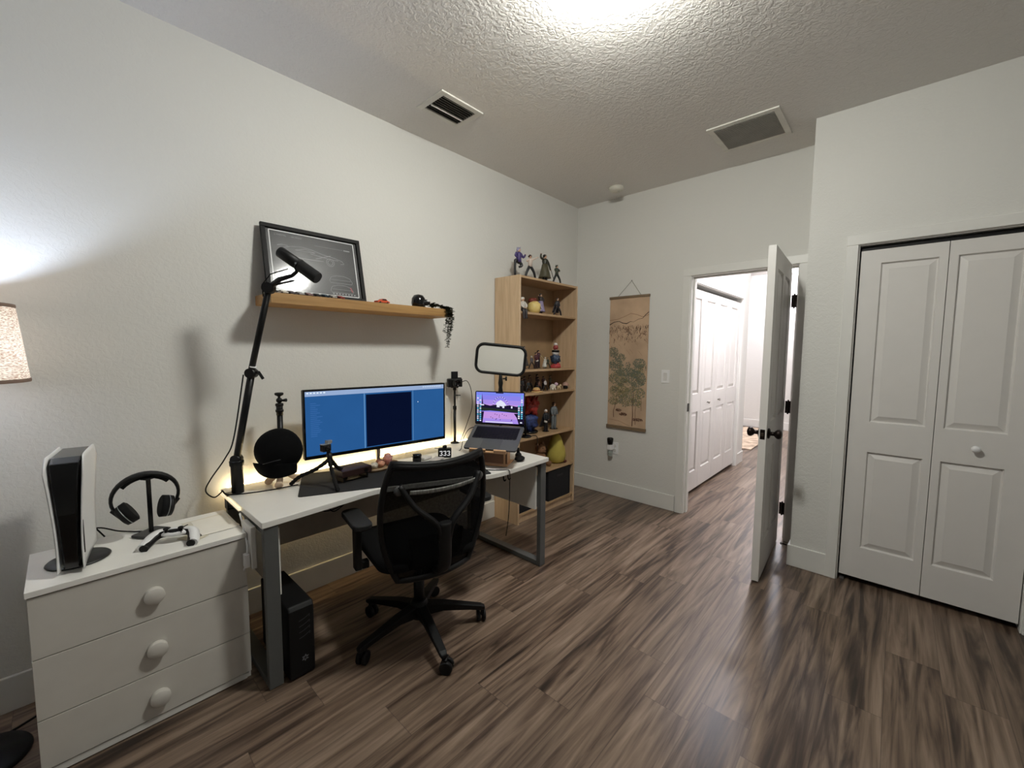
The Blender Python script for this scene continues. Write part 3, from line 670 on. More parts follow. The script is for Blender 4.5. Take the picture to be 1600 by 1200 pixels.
b.build('body', M('toy_cream', (208, 188, 150), 0.6), t); MB().tube([(0, -.024, .03), (0, -.04, .045)], [.005, .002], 8).build('tail', M('toy_cream', (208, 188, 150)), t)
t = thing('toy_mushroom', 'toy with pink domed top near the right end of third shelf', 'toy', (0.215, 3.17, S3))
MB().lathe([(0.02, 0), (0.022, 0.02), (0.018, 0.03)], seg=16).build('stem', blackp, t)
MB().lathe([(0.03, 0.03), (0.032, 0.036), (0.024, 0.055), (0.001, 0.064)], seg=18).build('cap', M('toy_pinkish', (176, 140, 124), 0.6), t)
# shelf 4 (z .70)
S4 = 0.7005
t = thing('flame_ornament', 'large ornament with red flame top and blue swirling base', 'ornament', (0.115, 2.775, S4))
MB().lathe([(0.075, 0), (0.08, 0.012), (0.07, 0.02)], seg=24).build('stand', blackg, t)
MB().ell((0, 0, 0.10), (0.065, 0.075, 0.08), 26, jitter=.45).build('blue_base', M('ornament_deep_blue', (44, 62, 116), 0.45, var=.6, scale=50), t)
b = MB(); b.ell((0, 0, 0.235), (0.065, 0.09, 0.085), 26, jitter=.6)
for k in range(7):
    a = 2*PI*k/7; b.tube([(.03*math.cos(a), .05*math.sin(a), .26), (.06*math.cos(a), .09*math.sin(a), .32)], [.03, .004], 8)
b.build('red_flame', M('ornament_flame', (146, 40, 30), 0.5, var=.5, scale=40), t)
figurine('dark caped figurine with white hair on fourth shelf', (0.19, 2.915, S4), 0.20, FC, top=(30, 34, 40), bottom=(24, 24, 28), hair=(216, 206, 196), cloak=(24, 26, 32), prop=([(.1, -.1, .5), (.1, -.12, .42)], .08, (196, 192, 184)))
figurine('slim silver grey figurine at the right of fourth shelf', (0.16, 3.07, S4), 0.25, FC, top=(110, 116, 120), bottom=(104, 110, 112), hair=(70, 58, 48), cloak=(52, 48, 44))
t = thing('speaker_stand_base', 'round black base with stem and cable on fourth bookcase shelf', 'gadget', (0.222, 2.60, S4))
MB().lathe([(0.05, 0), (0.052, 0.006), (0.045, 0.014), (0.001, 0.016)], seg=28).build('base', blackg, t)
MB().tube([(0, 0, 0.014), (0, -0.004, 0.12), (-0.004, -0.012, 0.2)], 0.009, 12).build('stem', blackp, t)
b = MB(); b.tube(smooth_path([(0.03, 0.03, 0.006), (0.06, 0.06, 0.012), (0.072, 0.07, -0.01), (0.07, 0.075, -0.06), (0.068, 0.08, -0.12)], 5), 0.003, 8); b.build('power_cable', blackr, t)
# shelf 5 (z .38)
S5 = 0.3805
t = thing('plush_toy', 'yellow teardrop shaped plush toy on the fifth bookcase shelf', 'plush toy', (0.17, 3.10, S5))
MB().lathe([(0.05, 0), (0.080, 0.02), (0.092, 0.07), (0.084, 0.13), (0.062, 0.19), (0.048, 0.235), (0.03, .262), (0.001, 0.272)], seg=24).build('body', M('plush_yellow', (176, 162, 76), 0.9, bump=.5, bscale=120), t)
b = MB(); b.ell((0.07, 0.05, 0.012), (0.014, 0.022, 0.012), 10); b.build('foot', M('plush_foot', (84, 34, 26), 0.8), t)
t = thing('plush_bear', 'brown plush toy behind the desk corner on fifth shelf', 'plush toy', (0.16, 2.87, S5))
b = MB(); b.ell((0, 0, 0.07), (0.06, 0.07, 0.07), 18, jitter=.15); b.tube([(0.02, 0.05, .05), (.07, .075, .02)], [.03, .022], 10); b.tube([(0.02, -0.05, .05), (.07, -.07, .02)], [.03, .022], 10)
b.build('body', M('plush_brown', (122, 88, 60), 0.95, bump=.5, bscale=120), t)
b = MB(); b.ell((0.01, 0, 0.165), (0.048, 0.052, 0.046), 16); b.ell((.0, .04, .205), (.014, .018, .018), 10); b.ell((.0, -.04, .205), (.014, .018, .018), 10); b.ell((0.052, 0, .155), (.016, .02, .015), 10)
b.build('head', M('plush_brown', (122, 88, 60)), t)
b = MB(); b.ell((0.066, 0, .158), (.005, .007, .005), 8); b.ell((0.05, .02, .18), .005, 8); b.ell((0.05, -.02, .18), .005, 8); b.build('eyes_and_nose', blackg, t)

# ------------------------------------------------------------------ floating shelf
SZ0, SZ1, SX, SY0, SY1 = 1.642, 1.692, 0.238, 0.700, 1.815
tag(MB().box(0.0, SX, SY0, SY1, SZ0, SZ1).build('floating_shelf', oak, bevel=0.0015), 'oak floating wall shelf mounted above the desk', 'wall shelf')
# poster: leaning, local frame: x right (world +y), y up the poster, z out
TL, BL = Vector((0.022, 0.722, 2.066)), Vector((0.106, 0.722, SZ1+0.001))
up_ = (TL-BL); PH = up_.length; up_.normalize(); xr_ = Vector((math.sin(.025), math.cos(.025), 0)); nz_ = xr_.cross(up_).normalized(); up_ = nz_.cross(xr_)
PW = 0.528
t = bpy.data.objects.new('framed_poster', None); sc.collection.objects.link(t); t.matrix_world = basis(BL, xr_, up_, nz_)
tag(t, 'black framed car line drawing poster leaning on the wall shelf', 'framed poster')
FB = 0.022
b = MB(); b.box(0, PW, 0, FB, 0, .018); b.box(0, PW, PH-FB, PH, 0, .018); b.box(0, FB, FB, PH-FB, 0, .018); b.box(PW-FB, PW, FB, PH-FB, 0, .018)
b.build('frame', M('frame_black', (16, 15, 15), 0.6, var=.1, spec=.25), t, bevel=.002)
b = MB(); b.box(FB, PW-FB, FB, PH-FB, .004, .006, m=0)
def pp(x, y): return Vector((x*PW, y*PH, .0062))
def ps(pts, wd, m): b.stroke([pp(*p) for p in pts], wd, (0, 0, 1), 0.0001, m)
e0 = .075; e1 = .925
for a_, c_ in (((e0, e0), (e1, e0)), ((e1, e0), (e1, e1)), ((e1, e1), (e0, e1)), ((e0, e1), (e0, e0))): ps([a_, c_], .0048, 1)
ps([(.50, .80), (.80, .80)], .0012, 2); ps([(.81, .80), (.88, .80)], .006, 2)
car = [(.14, .66), (.18, .69), (.27, .73), (.38, .745), (.48, .72), (.58, .68), (.70, .655), (.78, .62), (.80, .585), (.76, .57)]
car2 = [(.14, .66), (.13, .60), (.18, .575)]; car3 = [(.28, .575), (.58, .575)]; car4 = [(.30, .685), (.40, .72), (.50, .685), (.30, .685)]; car5 = [(.14, .72), (.18, .735), (.24, .73)]
for cc in (car, car2, car3, car4, car5, [(.45, .665), (.62, .63), (.74, .62)], [(.50, .60), (.66, .68)]): ps(smooth_path([Vector((*p, 0)) for p in cc], 4) if False else cc, .0022, 2)
for cx_ in (.23, .65):
    for rr in (.058, .036): ps([(cx_+rr*math.cos(a*PI/10)*.72, .575+rr*math.sin(a*PI/10)) for a in range(21)], .002, 2)
for oy, ox in ((.30, .62), (.155, .62)):
    ps([(ox, oy), (ox+.02, oy+.06), (ox+.08, oy+.085), (ox+.16, oy+.085), (ox+.22, oy+.06), (ox+.25, oy), (ox+.24, oy-.03), (ox+.01, oy-.03), (ox, oy)], .0016, 2); ps([(ox+.02, oy+.02), (ox+.23, oy+.02)], .0012, 2)
ps([(.84, .22), (.86, .15)], .008, 3)
ps([(.14, .36), (.20, .42), (.34, .44), (.48, .42), (.54, .36), (.48, .29), (.34, .27), (.20, .29), (.14, .36)], .0016, 2); ps([(.26, .30), (.27, .42)], .0014, 2); ps([(.42, .30), (.41, .42)], .0014, 2)
for k in range(8): ps([(.64+k*.033, .105), (.655+k*.033, .105)], .007, 2)
random.seed(2)
def glyphs(x, y, n_, s):
    for k in range(n_):
        if random.random() < .15: x += s*.6; continue
        ps([(x, y), (x, y+s*1.5)], .0012, 2); ps([(x, y+s*random.choice((0, .75, 1.5))), (x+s*.55, y+s*random.choice((0, .75, 1.5)))], .0012, 2); x += s
glyphs(.125, .86, 9, .013); glyphs(.28, .86, 10, .011)
b.build('print', [M('poster_black', (19, 19, 21), 0.45, var=.15), M('poster_white', (225, 225, 225), 0.5), M('poster_line', (150, 150, 152), 0.5), M('poster_red', (150, 50, 60), 0.5)], t, norm=False)
gm = bpy.data.materials.new('poster_glass'); gm.use_nodes = True; nn = gm.node_tree.nodes; ll = gm.node_tree.links
for k in list(nn):
    if k.type == 'BSDF_PRINCIPLED': nn.remove(k)
tb = nn.new('ShaderNodeBsdfTransparent'); gb = nn.new('ShaderNodeBsdfGlossy'); gb.inputs['Roughness'].default_value = 0.11
fr_ = nn.new('ShaderNodeFresnel'); fr_.inputs[0].default_value = 1.38; ms = nn.new('ShaderNodeMixShader')
ll.new(fr_.outputs[0], ms.inputs[0]); ll.new(tb.outputs[0], ms.inputs[1]); ll.new(gb.outputs[0], ms.inputs[2]); ll.new(ms.outputs[0], nn['Material Output'].inputs[0])
b = MB(); b.quad([(FB, FB, .010), (PW-FB, FB, .010), (PW-FB, PH-FB, .010), (FB, PH-FB, .010)]); b.build('glass', gm, t)

# toy cars
def toy_car_parts(t, col, L=0.062, W=0.027, Hc=0.02):
    prof = [(-.5, .18), (-.5, .5), (-.42, .58), (-.22, .62), (-.08, 1.0), (.18, 1.0), (.32, .62), (.46, .5), (.5, .32), (.5, .18)]
    b = MB(); b.prism([(-W/2, p[0]*L, p[1]*Hc) for p in prof], (W, 0, 0)); b.build('body', M('toy_car_%02x%02x%02x' % col, col, .25, var=.02), t, bevel=.0012)
    b = MB(); b.prism([(-W*.515, p[0]*L, p[1]*Hc) for p in ((-.18, .66), (-.07, .94), (.16, .94), (.26, .66))], (W*1.03, 0, 0)); b.build('windows', blackg, t)
    for sx in (-1, 1):
        for yy_ in (-.3, .3):
            b = MB(); b.cyl((sx*W*.36, yy_*L, Hc*.2), (sx*W*.53, yy_*L, Hc*.2), Hc*.2, 14); b.build('wheel', blackr, t)
cars = [(.768, (196, 190, 180), 'cream'), (.803, (70, 66, 70), 'charcoal'), (.845, (150, 148, 148), 'silver'), (.888, (120, 96, 96), 'dull rose'), (.93, (40, 40, 44), 'black'), (.972, (30, 46, 60), 'dark blue'), (1.014, (150, 146, 140), 'grey'), (1.056, (128, 48, 44), 'dark red')]
cl = ['first', 'second', 'third', 'fourth', 'fifth', 'sixth', 'seventh', 'last']
for i, (y, c_, nm) in enumerate(cars):
    t = thing('toy_car', '%s toy car, %s from the left below the framed poster' % (nm, cl[i]), 'toy car', (0.196, y, SZ1+0.0008), PI/2+0.15, 'toy cars parked on the wall shelf')
    toy_car_parts(t, c_, .06, .027, .019)
t = thing('toy_car', 'orange toy sports car right of the framed poster', 'toy car', (0.195, 1.315, SZ1+0.0008), 0.1, 'toy cars parked on the wall shelf')
toy_car_parts(t, (196, 84, 52), .085, .038, .027)

# black head shaped ornament and trailing plant
t = thing('black_helmet_ornament', 'black rounded helmet ornament with white detail on the wall shelf', 'ornament', (0.155, 1.60, SZ1+0.0008))
MB().lathe([(0.04, 0), (0.046, 0.03), (0.043, 0.06), (0.03, 0.08), (0.001, 0.088)], seg=24).build('shell', blackg, t)
b = MB(); b.ell((0.03, 0.035, 0.035), (0.022, 0.034, 0.02), 14); b.build('snout', blackp, t)
b = MB(); b.ell((0.048, 0.04, 0.044), (0.006, 0.012, 0.006), 10); b.box(0.04, 0.052, 0.02, 0.06, 0.0, 0.007); b.build('white_detail', whitep, t)
random.seed(8)
t = thing('trailing_plant', 'artificial trailing plant lying on shelf end and hanging over its edge', 'plant', (0, 0, 0))
lm = M('leaf_dark_green', (44, 50, 32), 0.6, var=.4, scale=60)
def vine(pts, n_, s, name='vine'):
    P_ = smooth_path(pts, 8); b = MB(); b.tube(P_, 0.0012, 5)
    for k in range(n_):
        f = (k+.5)/n_*(len(P_)-1); i = int(f); p = P_[i].lerp(P_[min(i+1, len(P_)-1)], f-i)
        a = random.random()*2*PI; d_ = Vector((math.cos(a), math.sin(a), random.uniform(-.5, .6))).normalized()*s*random.uniform(.7, 1.3)
        q = d_.cross(Vector((0, 0, 1))).normalized()*s*.5; mid = p+d_*.5
        up3 = Vector((0, 0, s*.12))
        b.quad([p, mid+q+up3, p+d_, mid-q+up3])
    b.build(name, lm, t, norm=False)
ex = SX+0.008
for k in range(4):
    vine([(0.19, 1.655+.01*k, SZ1+.008), (0.17+.015*k, 1.70, SZ1+.035-.006*k), (.2, 1.76, SZ1+.016), (.222, 1.775+.010*k, SZ1+.006)], 46, .021)
for (y, dz) in ((1.755, .11), (1.765, .17), (1.775, .205), (1.785, .15), (1.795, .12), (1.803, .09), (1.772, .2)):
    vine([(0.20, y-.01, SZ1+.008), (ex-.003, y, SZ1+.006), (ex+.004, y+.002, SZ0), (ex+.003, y+random.uniform(-.012, .006), SZ0-dz*.5), (ex+.002, y-.012, SZ0-dz)], 60, .019)

# ------------------------------------------------------------------ desk
DZ = 0.725; DT = 0.026
t = thing('desk', 'white curved-front desk with grey metal loop legs', 'desk', (0, 0, 0))
front = [(0.648, 0.506), (.642, .60), (.63, .74), (.617, .88), (.606, .98), (.610, 1.06), (.645, 1.17), (.69, 1.27), (.735, 1.37), (.775, 1.46), (.806, 1.534), (.838, 1.62), (.848, 1.72), (.846, 1.85), (.840, 2.0), (.834, 2.128)]
fp = smooth_path([Vector((*p, 0)) for p in front], 3)
outl = [(0.045, 2.128, DZ-DT), (0.045, 0.500, DZ-DT)]+[(p.x, p.y, DZ-DT) for p in fp]
MB().prism(outl, (0, 0, DT)).build('desktop', whitel, t, bevel=0.0025)
def loop_leg(y0, y1, x0, x1):
    b = MB(); w_ = .03
    b.box(x1-w_, x1, y0, y1, 0.004, DZ-DT-.0005); b.box(x0, x0+w_, y0, y1, 0.004, DZ-DT-.0005)
    b.box(x0+w_, x1-w_, y0, y1, 0.004, 0.034); b.box(x0+w_, x1-w_, y0, y1, DZ-DT-.0305, DZ-DT-.0005)
    for xx in (x0+.02, x1-.02): b.cyl((xx, (y0+y1)/2, 0), (xx, (y0+y1)/2, .005), .012, 12)
    b.build('leg', greym, t, bevel=.002)
loop_leg(0.514, 0.568, 0.07, 0.640)
loop_leg(2.064, 2.116, 0.10, 0.822)
MB().box(0.15, 0.60, 0.5695, 0.585, 0.375, DZ-DT-.032).build('side_panel', whitel, t, bevel=.001)
MB().box(0.15, 0.79, 2.047, 2.0635, 0.385, DZ-DT-.032).build('side_panel', whitel, t, bevel=.001)
MB().box(0.10, 0.116, 0.586, 2.046, 0.378, DZ-DT-.001).build('modesty_panel', M('modesty_laminate', (150, 142, 130), 0.5), t, bevel=.001)
# led strip
t = thing('led_strip', 'warm glowing light strip along the back of the desk', 'light strip', (0, 0, 0))
ledm = M('led_glow', (255, 236, 190), .4, emit=(255, 226, 170), es=LED_E)
MB().box(0.030, 0.044, 0.53, 2.12, DZ-.012, DZ+.002).build('rear_strip', ledm, t)
MB().box(0.06, 0.40, 0.488, 0.4985, DZ-.012, DZ-.002).build('side_strip', M('led_glow_dim', (255, 244, 215), .4, emit=(255, 232, 190), es=0.7), t)
b = MB(); mfl = Vector((.447, .716, 0)); mfr = Vector((.830, 1.612, 0)); mu = (mfr-mfl); ml = mu.length; mu.normalize(); mv = Vector((-mu.y, mu.x, 0)); mc = (mfl+mfr)/2+mv*.20
b.prism([mc+mu*p[0]+mv*p[1]+Vector((0, 0, DZ+.0003)) for p in rrect(ml, .40, .015, 4)], (0, 0, .003))
tag(b.build('desk_mat', M('mat_black', (24, 24, 25), .85, var=.15, scale=40), bevel=.001), 'large black desk mat lying on the white desk', 'desk mat')

# ------------------------------------------------------------------ monitor
A0, A1 = Vector((.205, .842, .832)), Vector((.285, 1.708, .832))
mx_ = (A1-A0).normalized(); mz_ = Vector((0, 0, 1)); mn_ = mx_.cross(mz_); MW = (A1-A0).length; MH = .373
t = bpy.data.objects.new('ultrawide_monitor', None); sc.collection.objects.link(t); t.matrix_world = basis(A0, mx_, mz_, mn_) ; tag(t, 'ultrawide black monitor showing blue windows on the desk', 'monitor')
# local x = along, y = up, z = toward viewer
MB().box(0, MW, 0, MH, -.03, -.001).build('housing', blackp, t, bevel=.006)
b = MB(); bz = .010
b.box(0, MW, 0, .018, -.001, .002); b.box(0, MW, MH-bz, MH, -.001, .002); b.box(0, bz, .018, MH-bz, -.001, .002); b.box(MW-bz, MW, .018, MH-bz, -.001, .002)
b.build('bezel', blackg, t)
def em(name, rgb, s=1.0):
    if name in _mats: return _mats[name]
    m = bpy.data.materials.new(name); m.use_nodes = True; n = m.node_tree.nodes; l = m.node_tree.links
    for k in list(n):
        if k.type == 'BSDF_PRINCIPLED': n.remove(k)
    e = n.new('ShaderNodeEmission'); tc = n.new('ShaderNodeTexCoord'); ns = n.new('ShaderNodeTexNoise'); ns.inputs['Scale'].default_value = 8
    l.new(tc.outputs['Object'], ns.inputs['Vector']); mx = n.new('ShaderNodeMix'); mx.data_type = 'RGBA'; c = lin(rgb)
    mx.inputs['A'].default_value = (*[x*.93 for x in c], 1); mx.inputs['B'].default_value = (*[x*1.07 for x in c], 1)
    l.new(ns.outputs['Fac'], mx.inputs['Factor']); l.new(mx.outputs['Result'], e.inputs[0]); e.inputs[1].default_value = s
    l.new(e.outputs[0], n['Material Output'].inputs[0]); _mats[name] = m; return m
b = MB(); sx0, sx1, sy0, sy1 = bz, MW-bz, .018, MH-bz; SWd = sx1-sx0; SHt = sy1-sy0
def sq(u0, u1, v0, v1, z, m): b.quad([(sx0+u0*SWd, sy0+v0*SHt, z), (sx0+u1*SWd, sy0+v0*SHt, z), (sx0+u1*SWd, sy0+v1*SHt, z), (sx0+u0*SWd, sy0+v1*SHt, z)], m)
sq(0, 1, 0, 1, 0, 0); sq(.385, .725, .015, .90, .0003, 1); sq(0, 1, .925, 1, .0003, 2); sq(.37, .378, .0, .92, .0003, 3); sq(.735, .739, .0, .92, .0003, 3)
for k in range(18): sq(.03, .06+.05*random.random(), .30+k*.03, .308+k*.03, .0004, 5)
for k in range(6): sq(.01+.02*k, .022+.02*k, .965, .985, .0004, 4)
for k in range(10): sq(.82+.016*k, .828+.016*k, .965, .98, .0004, 4)
sq(.775, .781, .70, .715, .0005, 4)
b.build('screen', [em('screen_blue', (40, 89, 146)), em('screen_navy', (8, 16, 42)), em('screen_bar', (150, 172, 208)), em('screen_line', (92, 140, 190)), em('screen_white', (225, 238, 250)), em('screen_text', (60, 106, 170))], t, norm=False)
silv = M('stand_silver', (176, 176, 174), .35, .7)
b = MB(); b.box(MW*.5-.012, MW*.5+.012, -(.832-DZ)+.0145, .22, -.085, -.062); b.box(MW*.5-.05, MW*.5+.05, .12, .22, -.0615, -.0305)
b.build('stand_neck', silv, t, bevel=.004)
b = MB(); b.box(MW*.5-.10, MW*.5+.10, -(.832-DZ)+.0042, -(.832-DZ)+.011, -.14, -.02); b.build('stand_foot', silv, t, bevel=.004)

# ------------------------------------------------------------------ microphone on a boom arm
t = thing('boom_arm', 'tall black jointed boom arm clamped on the desk left corner', 'boom arm', (0, 0, 0))
Bc = Vector((.165, .545, DZ))
b = MB(); b.lathe([(.026, .0008), (.026, .13), (.030, .135), (.031, .155), (.028, .16), (.001, .16)], c=Bc, seg=24); b.build('base_socket', blackm, t)
b = MB(); b.box(.14, .19, .494, .499, DZ-.06, DZ+.004); b.box(.14, .19, .494, .56, DZ-.068, DZ-.060); b.cyl((.165, .545, DZ-.060), (.165, .545, DZ-DT-.0008), .008, 12); b.box(.14, .19, .4945, .53, DZ+.0008, DZ+.005)
b.build('desk_clamp', blackm, t, bevel=.0015)
J0 = Bc+Vector((0.004, 0, .165)); J1 = Vector((.280, .593, 1.306)); J2 = Vector((.380, .648, 1.691)); 
b = MB(); b.tube([J0, J1], .0155, 16); b.build('lower_arm', blackm, t)
b = MB(); b.tube([J1+Vector((0, 0, .015)), J2], .0135, 16); b.build('upper_arm', blackm, t)
cdir = r2
def joint(P, r, hl):
    b = MB(); ax = Vector((-.677, .732, 0)); b.cyl(P-ax*hl, P+ax*hl, r, 20); return b
joint(J0, .022, .018).build('joint', blackm, t)
b = joint(J1, .022, .02); b.build('joint', blackm, t)
b = MB(); b.tube([J1+Vector((.0, 0, 0)), J1+Vector((.025, .022, .004))], .008, 10); b.box(-.004, .004, -.006, .006, -.026, .014, mat=Matrix.Translation(J1+Vector((.030, .026, -.004))) @ Matrix.Rotation(.5, 4, 'X')); b.build('tension_knob', blackp, t, bevel=.001)
b = MB(); d_ = (J2-J1).normalized(); b.tube([J1+d_*.028, J1+d_*.034], .0142, 16); b.build('cable_clip', whitep, t)
joint(J2, .024, .018).build('joint', blackm, t)
MC = Vector((.50, .735, 1.790)); mdir = (r2*0.80-u2*0.56).normalized()
K = MC-Vector((.012, .024, .048))
b = MB(); b.tube([J2, J2.lerp(K, .5)+Vector((-.004, 0, .012)), K], [.014, .011, .008], 12); b.tube([J2+Vector((.02, .012, .012)), K+Vector((.006, .004, -.022))], .0045, 8); b.build('head_link', blackm, t)
b = MB(); b.tube([J1.lerp(J2, .9)+Vector((-.01, -.012, 0)), J2+Vector((-.022, -.02, .015)), J2.lerp(K, .4)+Vector((-.03, -.02, .04)), K+Vector((-.02, -.01, .03))], .0025, 8); b.build('mic_cable_end', blackr, t)
t = thing('microphone', 'black cylindrical studio microphone on the end of the boom arm', 'microphone', MC)
hl_ = .104
b = MB(); b.tube([-mdir*hl_, -mdir*(hl_-.004), mdir*.0], [.022, .0248, .0248], 24); b.build('body', blackp, t)
b = MB(); b.tube([mdir*0.001, mdir*(hl_-.006), mdir*hl_], [.027, .027, .0245], 24); b.build('windscreen', M('mic_foam', (14, 14, 15), .9, bump=.3, bscale=600), t)
b = MB(); b.cyl(-fwd*.0235, -fwd*.028, .0045, 12); b.build('badge', greyp, t)
b = MB(); b.tube([K-MC, Vector((0, 0, -.02))], .008, 10); b.tube([Vector((0, 0, 0))+r2*.0, mdir*.006], .028, 24); b.build('yoke', blackm, t)
b = MB(); b.tube(smooth_path([(.28, .56, 1.30), (.20, .53, 1.0), (.16, .50, .90), (.11, .45, .80), (.10, .43, .745), (.13, .455, .715), (.14, .483, .735), (.16, .483, .748), (.20, .50, .7335), (.25, .60, .7335), (.27, .70, .7335), (.275, .78, .7335)], 6), .0032, 8)
tag(b.build('microphone_cable', blackr), 'black cable looping from the boom arm across the desk', 'cable')

# ------------------------------------------------------------------ cap on tripod, with wooden peg feet
t = thing('mini_tripod', 'short black camera tripod standing on wooden feet under a black cap', 'tripod', (.19, .735, DZ))
b = MB(); b.tube([(0, 0, .06), (0, 0, .36)], .0135, 14); b.tube([(0, 0, .36), (0, 0, .42)], .0155, 14); b.build('column', blackm, t)
for z_ in (.375, .405):
    MB().lathe([(.016, z_), (.0185, z_+.003), (.0185, z_+.012), (.016, z_+.015)], seg=20).build('collar', blackp, t)
b = MB(); b.ell((0, 0, .435), .0145, 14); b.lathe([(.006, .445), (.006, .455), (.019, .462), (.021, .47), (.018, .474), (.001, .4745)], seg=20); b.build('ball_head', blackp, t)
b = MB(); b.tube([(0.01, .008, .435), (.028, .024, .437)], [.005, .009], 10); b.build('locking_knob', blackp, t)
pegw = wood('pale_peg_wood', (206, 178, 146), (226, 200, 170), (20, 20, 20))
for k, a in enumerate((-2.4, -.5, 1.5)):
    b = MB(); b.tube([(0, 0, .075), (math.cos(a)*.06, math.sin(a)*.068, .022)], [.012, .016], 10); b.ell((math.cos(a)*.065, math.sin(a)*.072, .0185), (.02, .02, .018), 12); b.build('wooden_foot', pegw, t)
t = thing('baseball_cap', 'black baseball cap hung over the short tripod', 'cap', (.235, .705, .905))
capm = M('cap_black', (8, 8, 9), .95, spec=.12, bump=.4, bscale=500)
F = basis((0, 0, 0), r2, u2, -fwd)
b = MB()
def crown(u, v):
    a = 2*PI*u; th = v*PI*.5
    R_ = .114*(math.cos(th)**.8)
    p = Vector((R_*math.cos(a)*1.0, R_*math.sin(a)*.93+.012, .095*math.sin(th)-.02))
    return F @ p
b.grid(crown, 32, 10); bmesh.ops.remove_doubles(b.bm, verts=b.bm.verts, dist=1e-5)
b.build('crown', capm, t, solid=.003)
b = MB(); b.grid(lambda u, v: F @ Vector(((u-.5)*.215*(1-.12*v*v)+.004, -.045-.075*v*(1-(2*u-1)**2*.30), .062-.022*v-.03*(2*u-1)**2)), 12, 6); b.build('brim', capm, t, solid=.003)
b = MB(); b.tube([F @ Vector((.0+x, -.035+.02*math.sin(x*14), .098-abs(x)*.25)) for x in (-.02, 0, .02, .04, .06)], .0016, 6); b.build('seam_piping', M('cap_piping', (40, 40, 42), .7), t)

# bendy tripod with webcam
t = thing('bendy_tripod', 'small black flexible leg tripod standing on the desk mat', 'tripod', (0, 0, 0))
Ap = Vector((.40, .892, .875))
MT = DZ+.0036
for pts, nm in (([(.40, .885, .865), (.36, .84, .82), (.28, .79, .775), (.235, .762, DZ+.008)], 0), ([(.405, .885, .865), (.43, .89, .80), (.47, .885, .76), (.505, .880, MT+.008)], 1), ([(.40, .895, .865), (.385, .93, .82), (.35, .975, .785), (.34, 1.0, MT+.008)], 2)):
    b = MB(); P_ = smooth_path(pts, 7); b.tube(P_, [.0105 if i % 2 else .0085 for i in range(len(P_))], 12); b.ell(P_[-1], (.010, .010, .0075), 10); b.build('leg', blackr, t)
b = MB(); b.tube([Ap+Vector((0, 0, -.02)), Ap+Vector((-.002, -.004, .025))], .013, 14); b.ell(Ap+Vector((-.003, -.006, .034)), .011, 12); b.build('ball_head', blackp, t)
t = thing('action_camera', 'small cube camera on top of the flexible tripod', 'camera', (.398, .872, .928), 0.2)
MB().box(-.016, .016, -.022, .022, -.018, .018).build('body', blackp, t, bevel=.004)
b = MB(); b.lathe([(.010, 0), (.010, .006), (.007, .008), (.001, .006)], seg=18, mat=Matrix.Rotation(PI/2, 4, 'Y'), c=(.016, 0, 0)); b.build('lens', blackg, t)
b = MB(); b.box(-.014, .014, -.024, .024, .0183, .021); b.box(-.012, .012, .005, .03, .021, .036); b.build('silver_top', M('silver', (190, 194, 196), .3, .8), t, bevel=.002)
# small speaker/interface box
t = thing('audio_box', 'black and dark brown small box on desk mat before monitor', 'audio interface', (.36, 1.025, MT), 0.05)
MB().box(-.055, .055, -.085, .085, .030, .066).build('body', M('box_brown_black', (40, 24, 22), .25), t, bevel=.004)
b = MB(); b.box(-.04, .04, -.07, -.06, 0, .030); b.box(-.04, .04, .06, .07, 0, .030); b.box(.0, .03, -.06, .06, .0, .006); b.build('riser', blackp, t, bevel=.001)
b = MB(); b.cyl((.055, .05, .048), (.062, .05, .048), .009, 16); b.build('dial', blackg, t)

# trinkets along the monitor --------------------------------------------
TX, TY, TA = .285, 1.245, .35
t = thing('trinket_tray', 'oval tray holding shells and pink crystal pieces before the monitor', 'tray', (TX, TY, MT), TA)
trm = wood('tray_wood', (128, 104, 78), (150, 124, 94), (20, 20, 20))
b = MB(); o_ = [(.058*math.cos(a*2*PI/28), .115*math.sin(a*2*PI/28), .0) for a in range(28)]
b.prism(o_, (0, 0, .006)); b.tube([(p[0]*1.02, p[1]*1.02, .012) for p in o_], .0065, 8, closed=True); b.build('tray_body', trm, t)
random.seed(4)
for k, (x, y, s, c_, lab, nm) in enumerate(((-.005, -.065, .024, (196, 186, 170), 'pale shell at the left end of trinket tray', 'shell'), (.005, -.015, .022, (196, 140, 112), 'peach stone in the middle of trinket tray', 'stone'), (.010, .035, .027, (184, 126, 116), 'pink crystal cluster, largest in trinket tray', 'crystal'), (-.012, .078, .020, (212, 182, 174), 'pale pink crystal at the right end of trinket tray', 'crystal'), (-.034, .014, .022, (126, 78, 64), 'reddish brown stone at the back of trinket tray', 'stone'))):
    rz = s*1.25 if nm == 'crystal' else s*.8
    tag(MB().ell((0, 0, 0), (s, s*1.1, rz), 9, jitter=.5).build('trinket_'+nm, M('trinket_%d' % k, c_, .5, var=.3, scale=70), loc=(TX+x*math.cos(TA)-y*math.sin(TA), TY+x*math.sin(TA)+y*math.cos(TA), MT+.0075+rz*1.08)), lab, nm)
t = thing('lens_canister', 'short black canister right of the trinket tray', 'canister', (.335, 1.452, MT))
MB().lathe([(.024, 0), (.026, .003), (.026, .03), (.022, .034)], seg=24).build('barrel', blackp, t)
MB().lathe([(.027, .034), (.0285, .038), (.0285, .050), (.025, .053), (.001, .053)], seg=24).build('cap', blackg, t)
tag(MB().box(-.03, .03, -.036, .036, 0, .018).build('white_case', M('case_white', (212, 208, 202), .4), bevel=.006, loc=(.30, 1.535, MT), rotz=.2), 'small white rounded case between canister and clock', 'case')
tag(MB().box(-.03, .03, -.05, .05, 0, .006).build('note_card', M('card_pale', (196, 188, 182), .7), loc=(.37, 1.575, MT), rotz=.5), 'pale card lying before the small clock on mat', 'card')
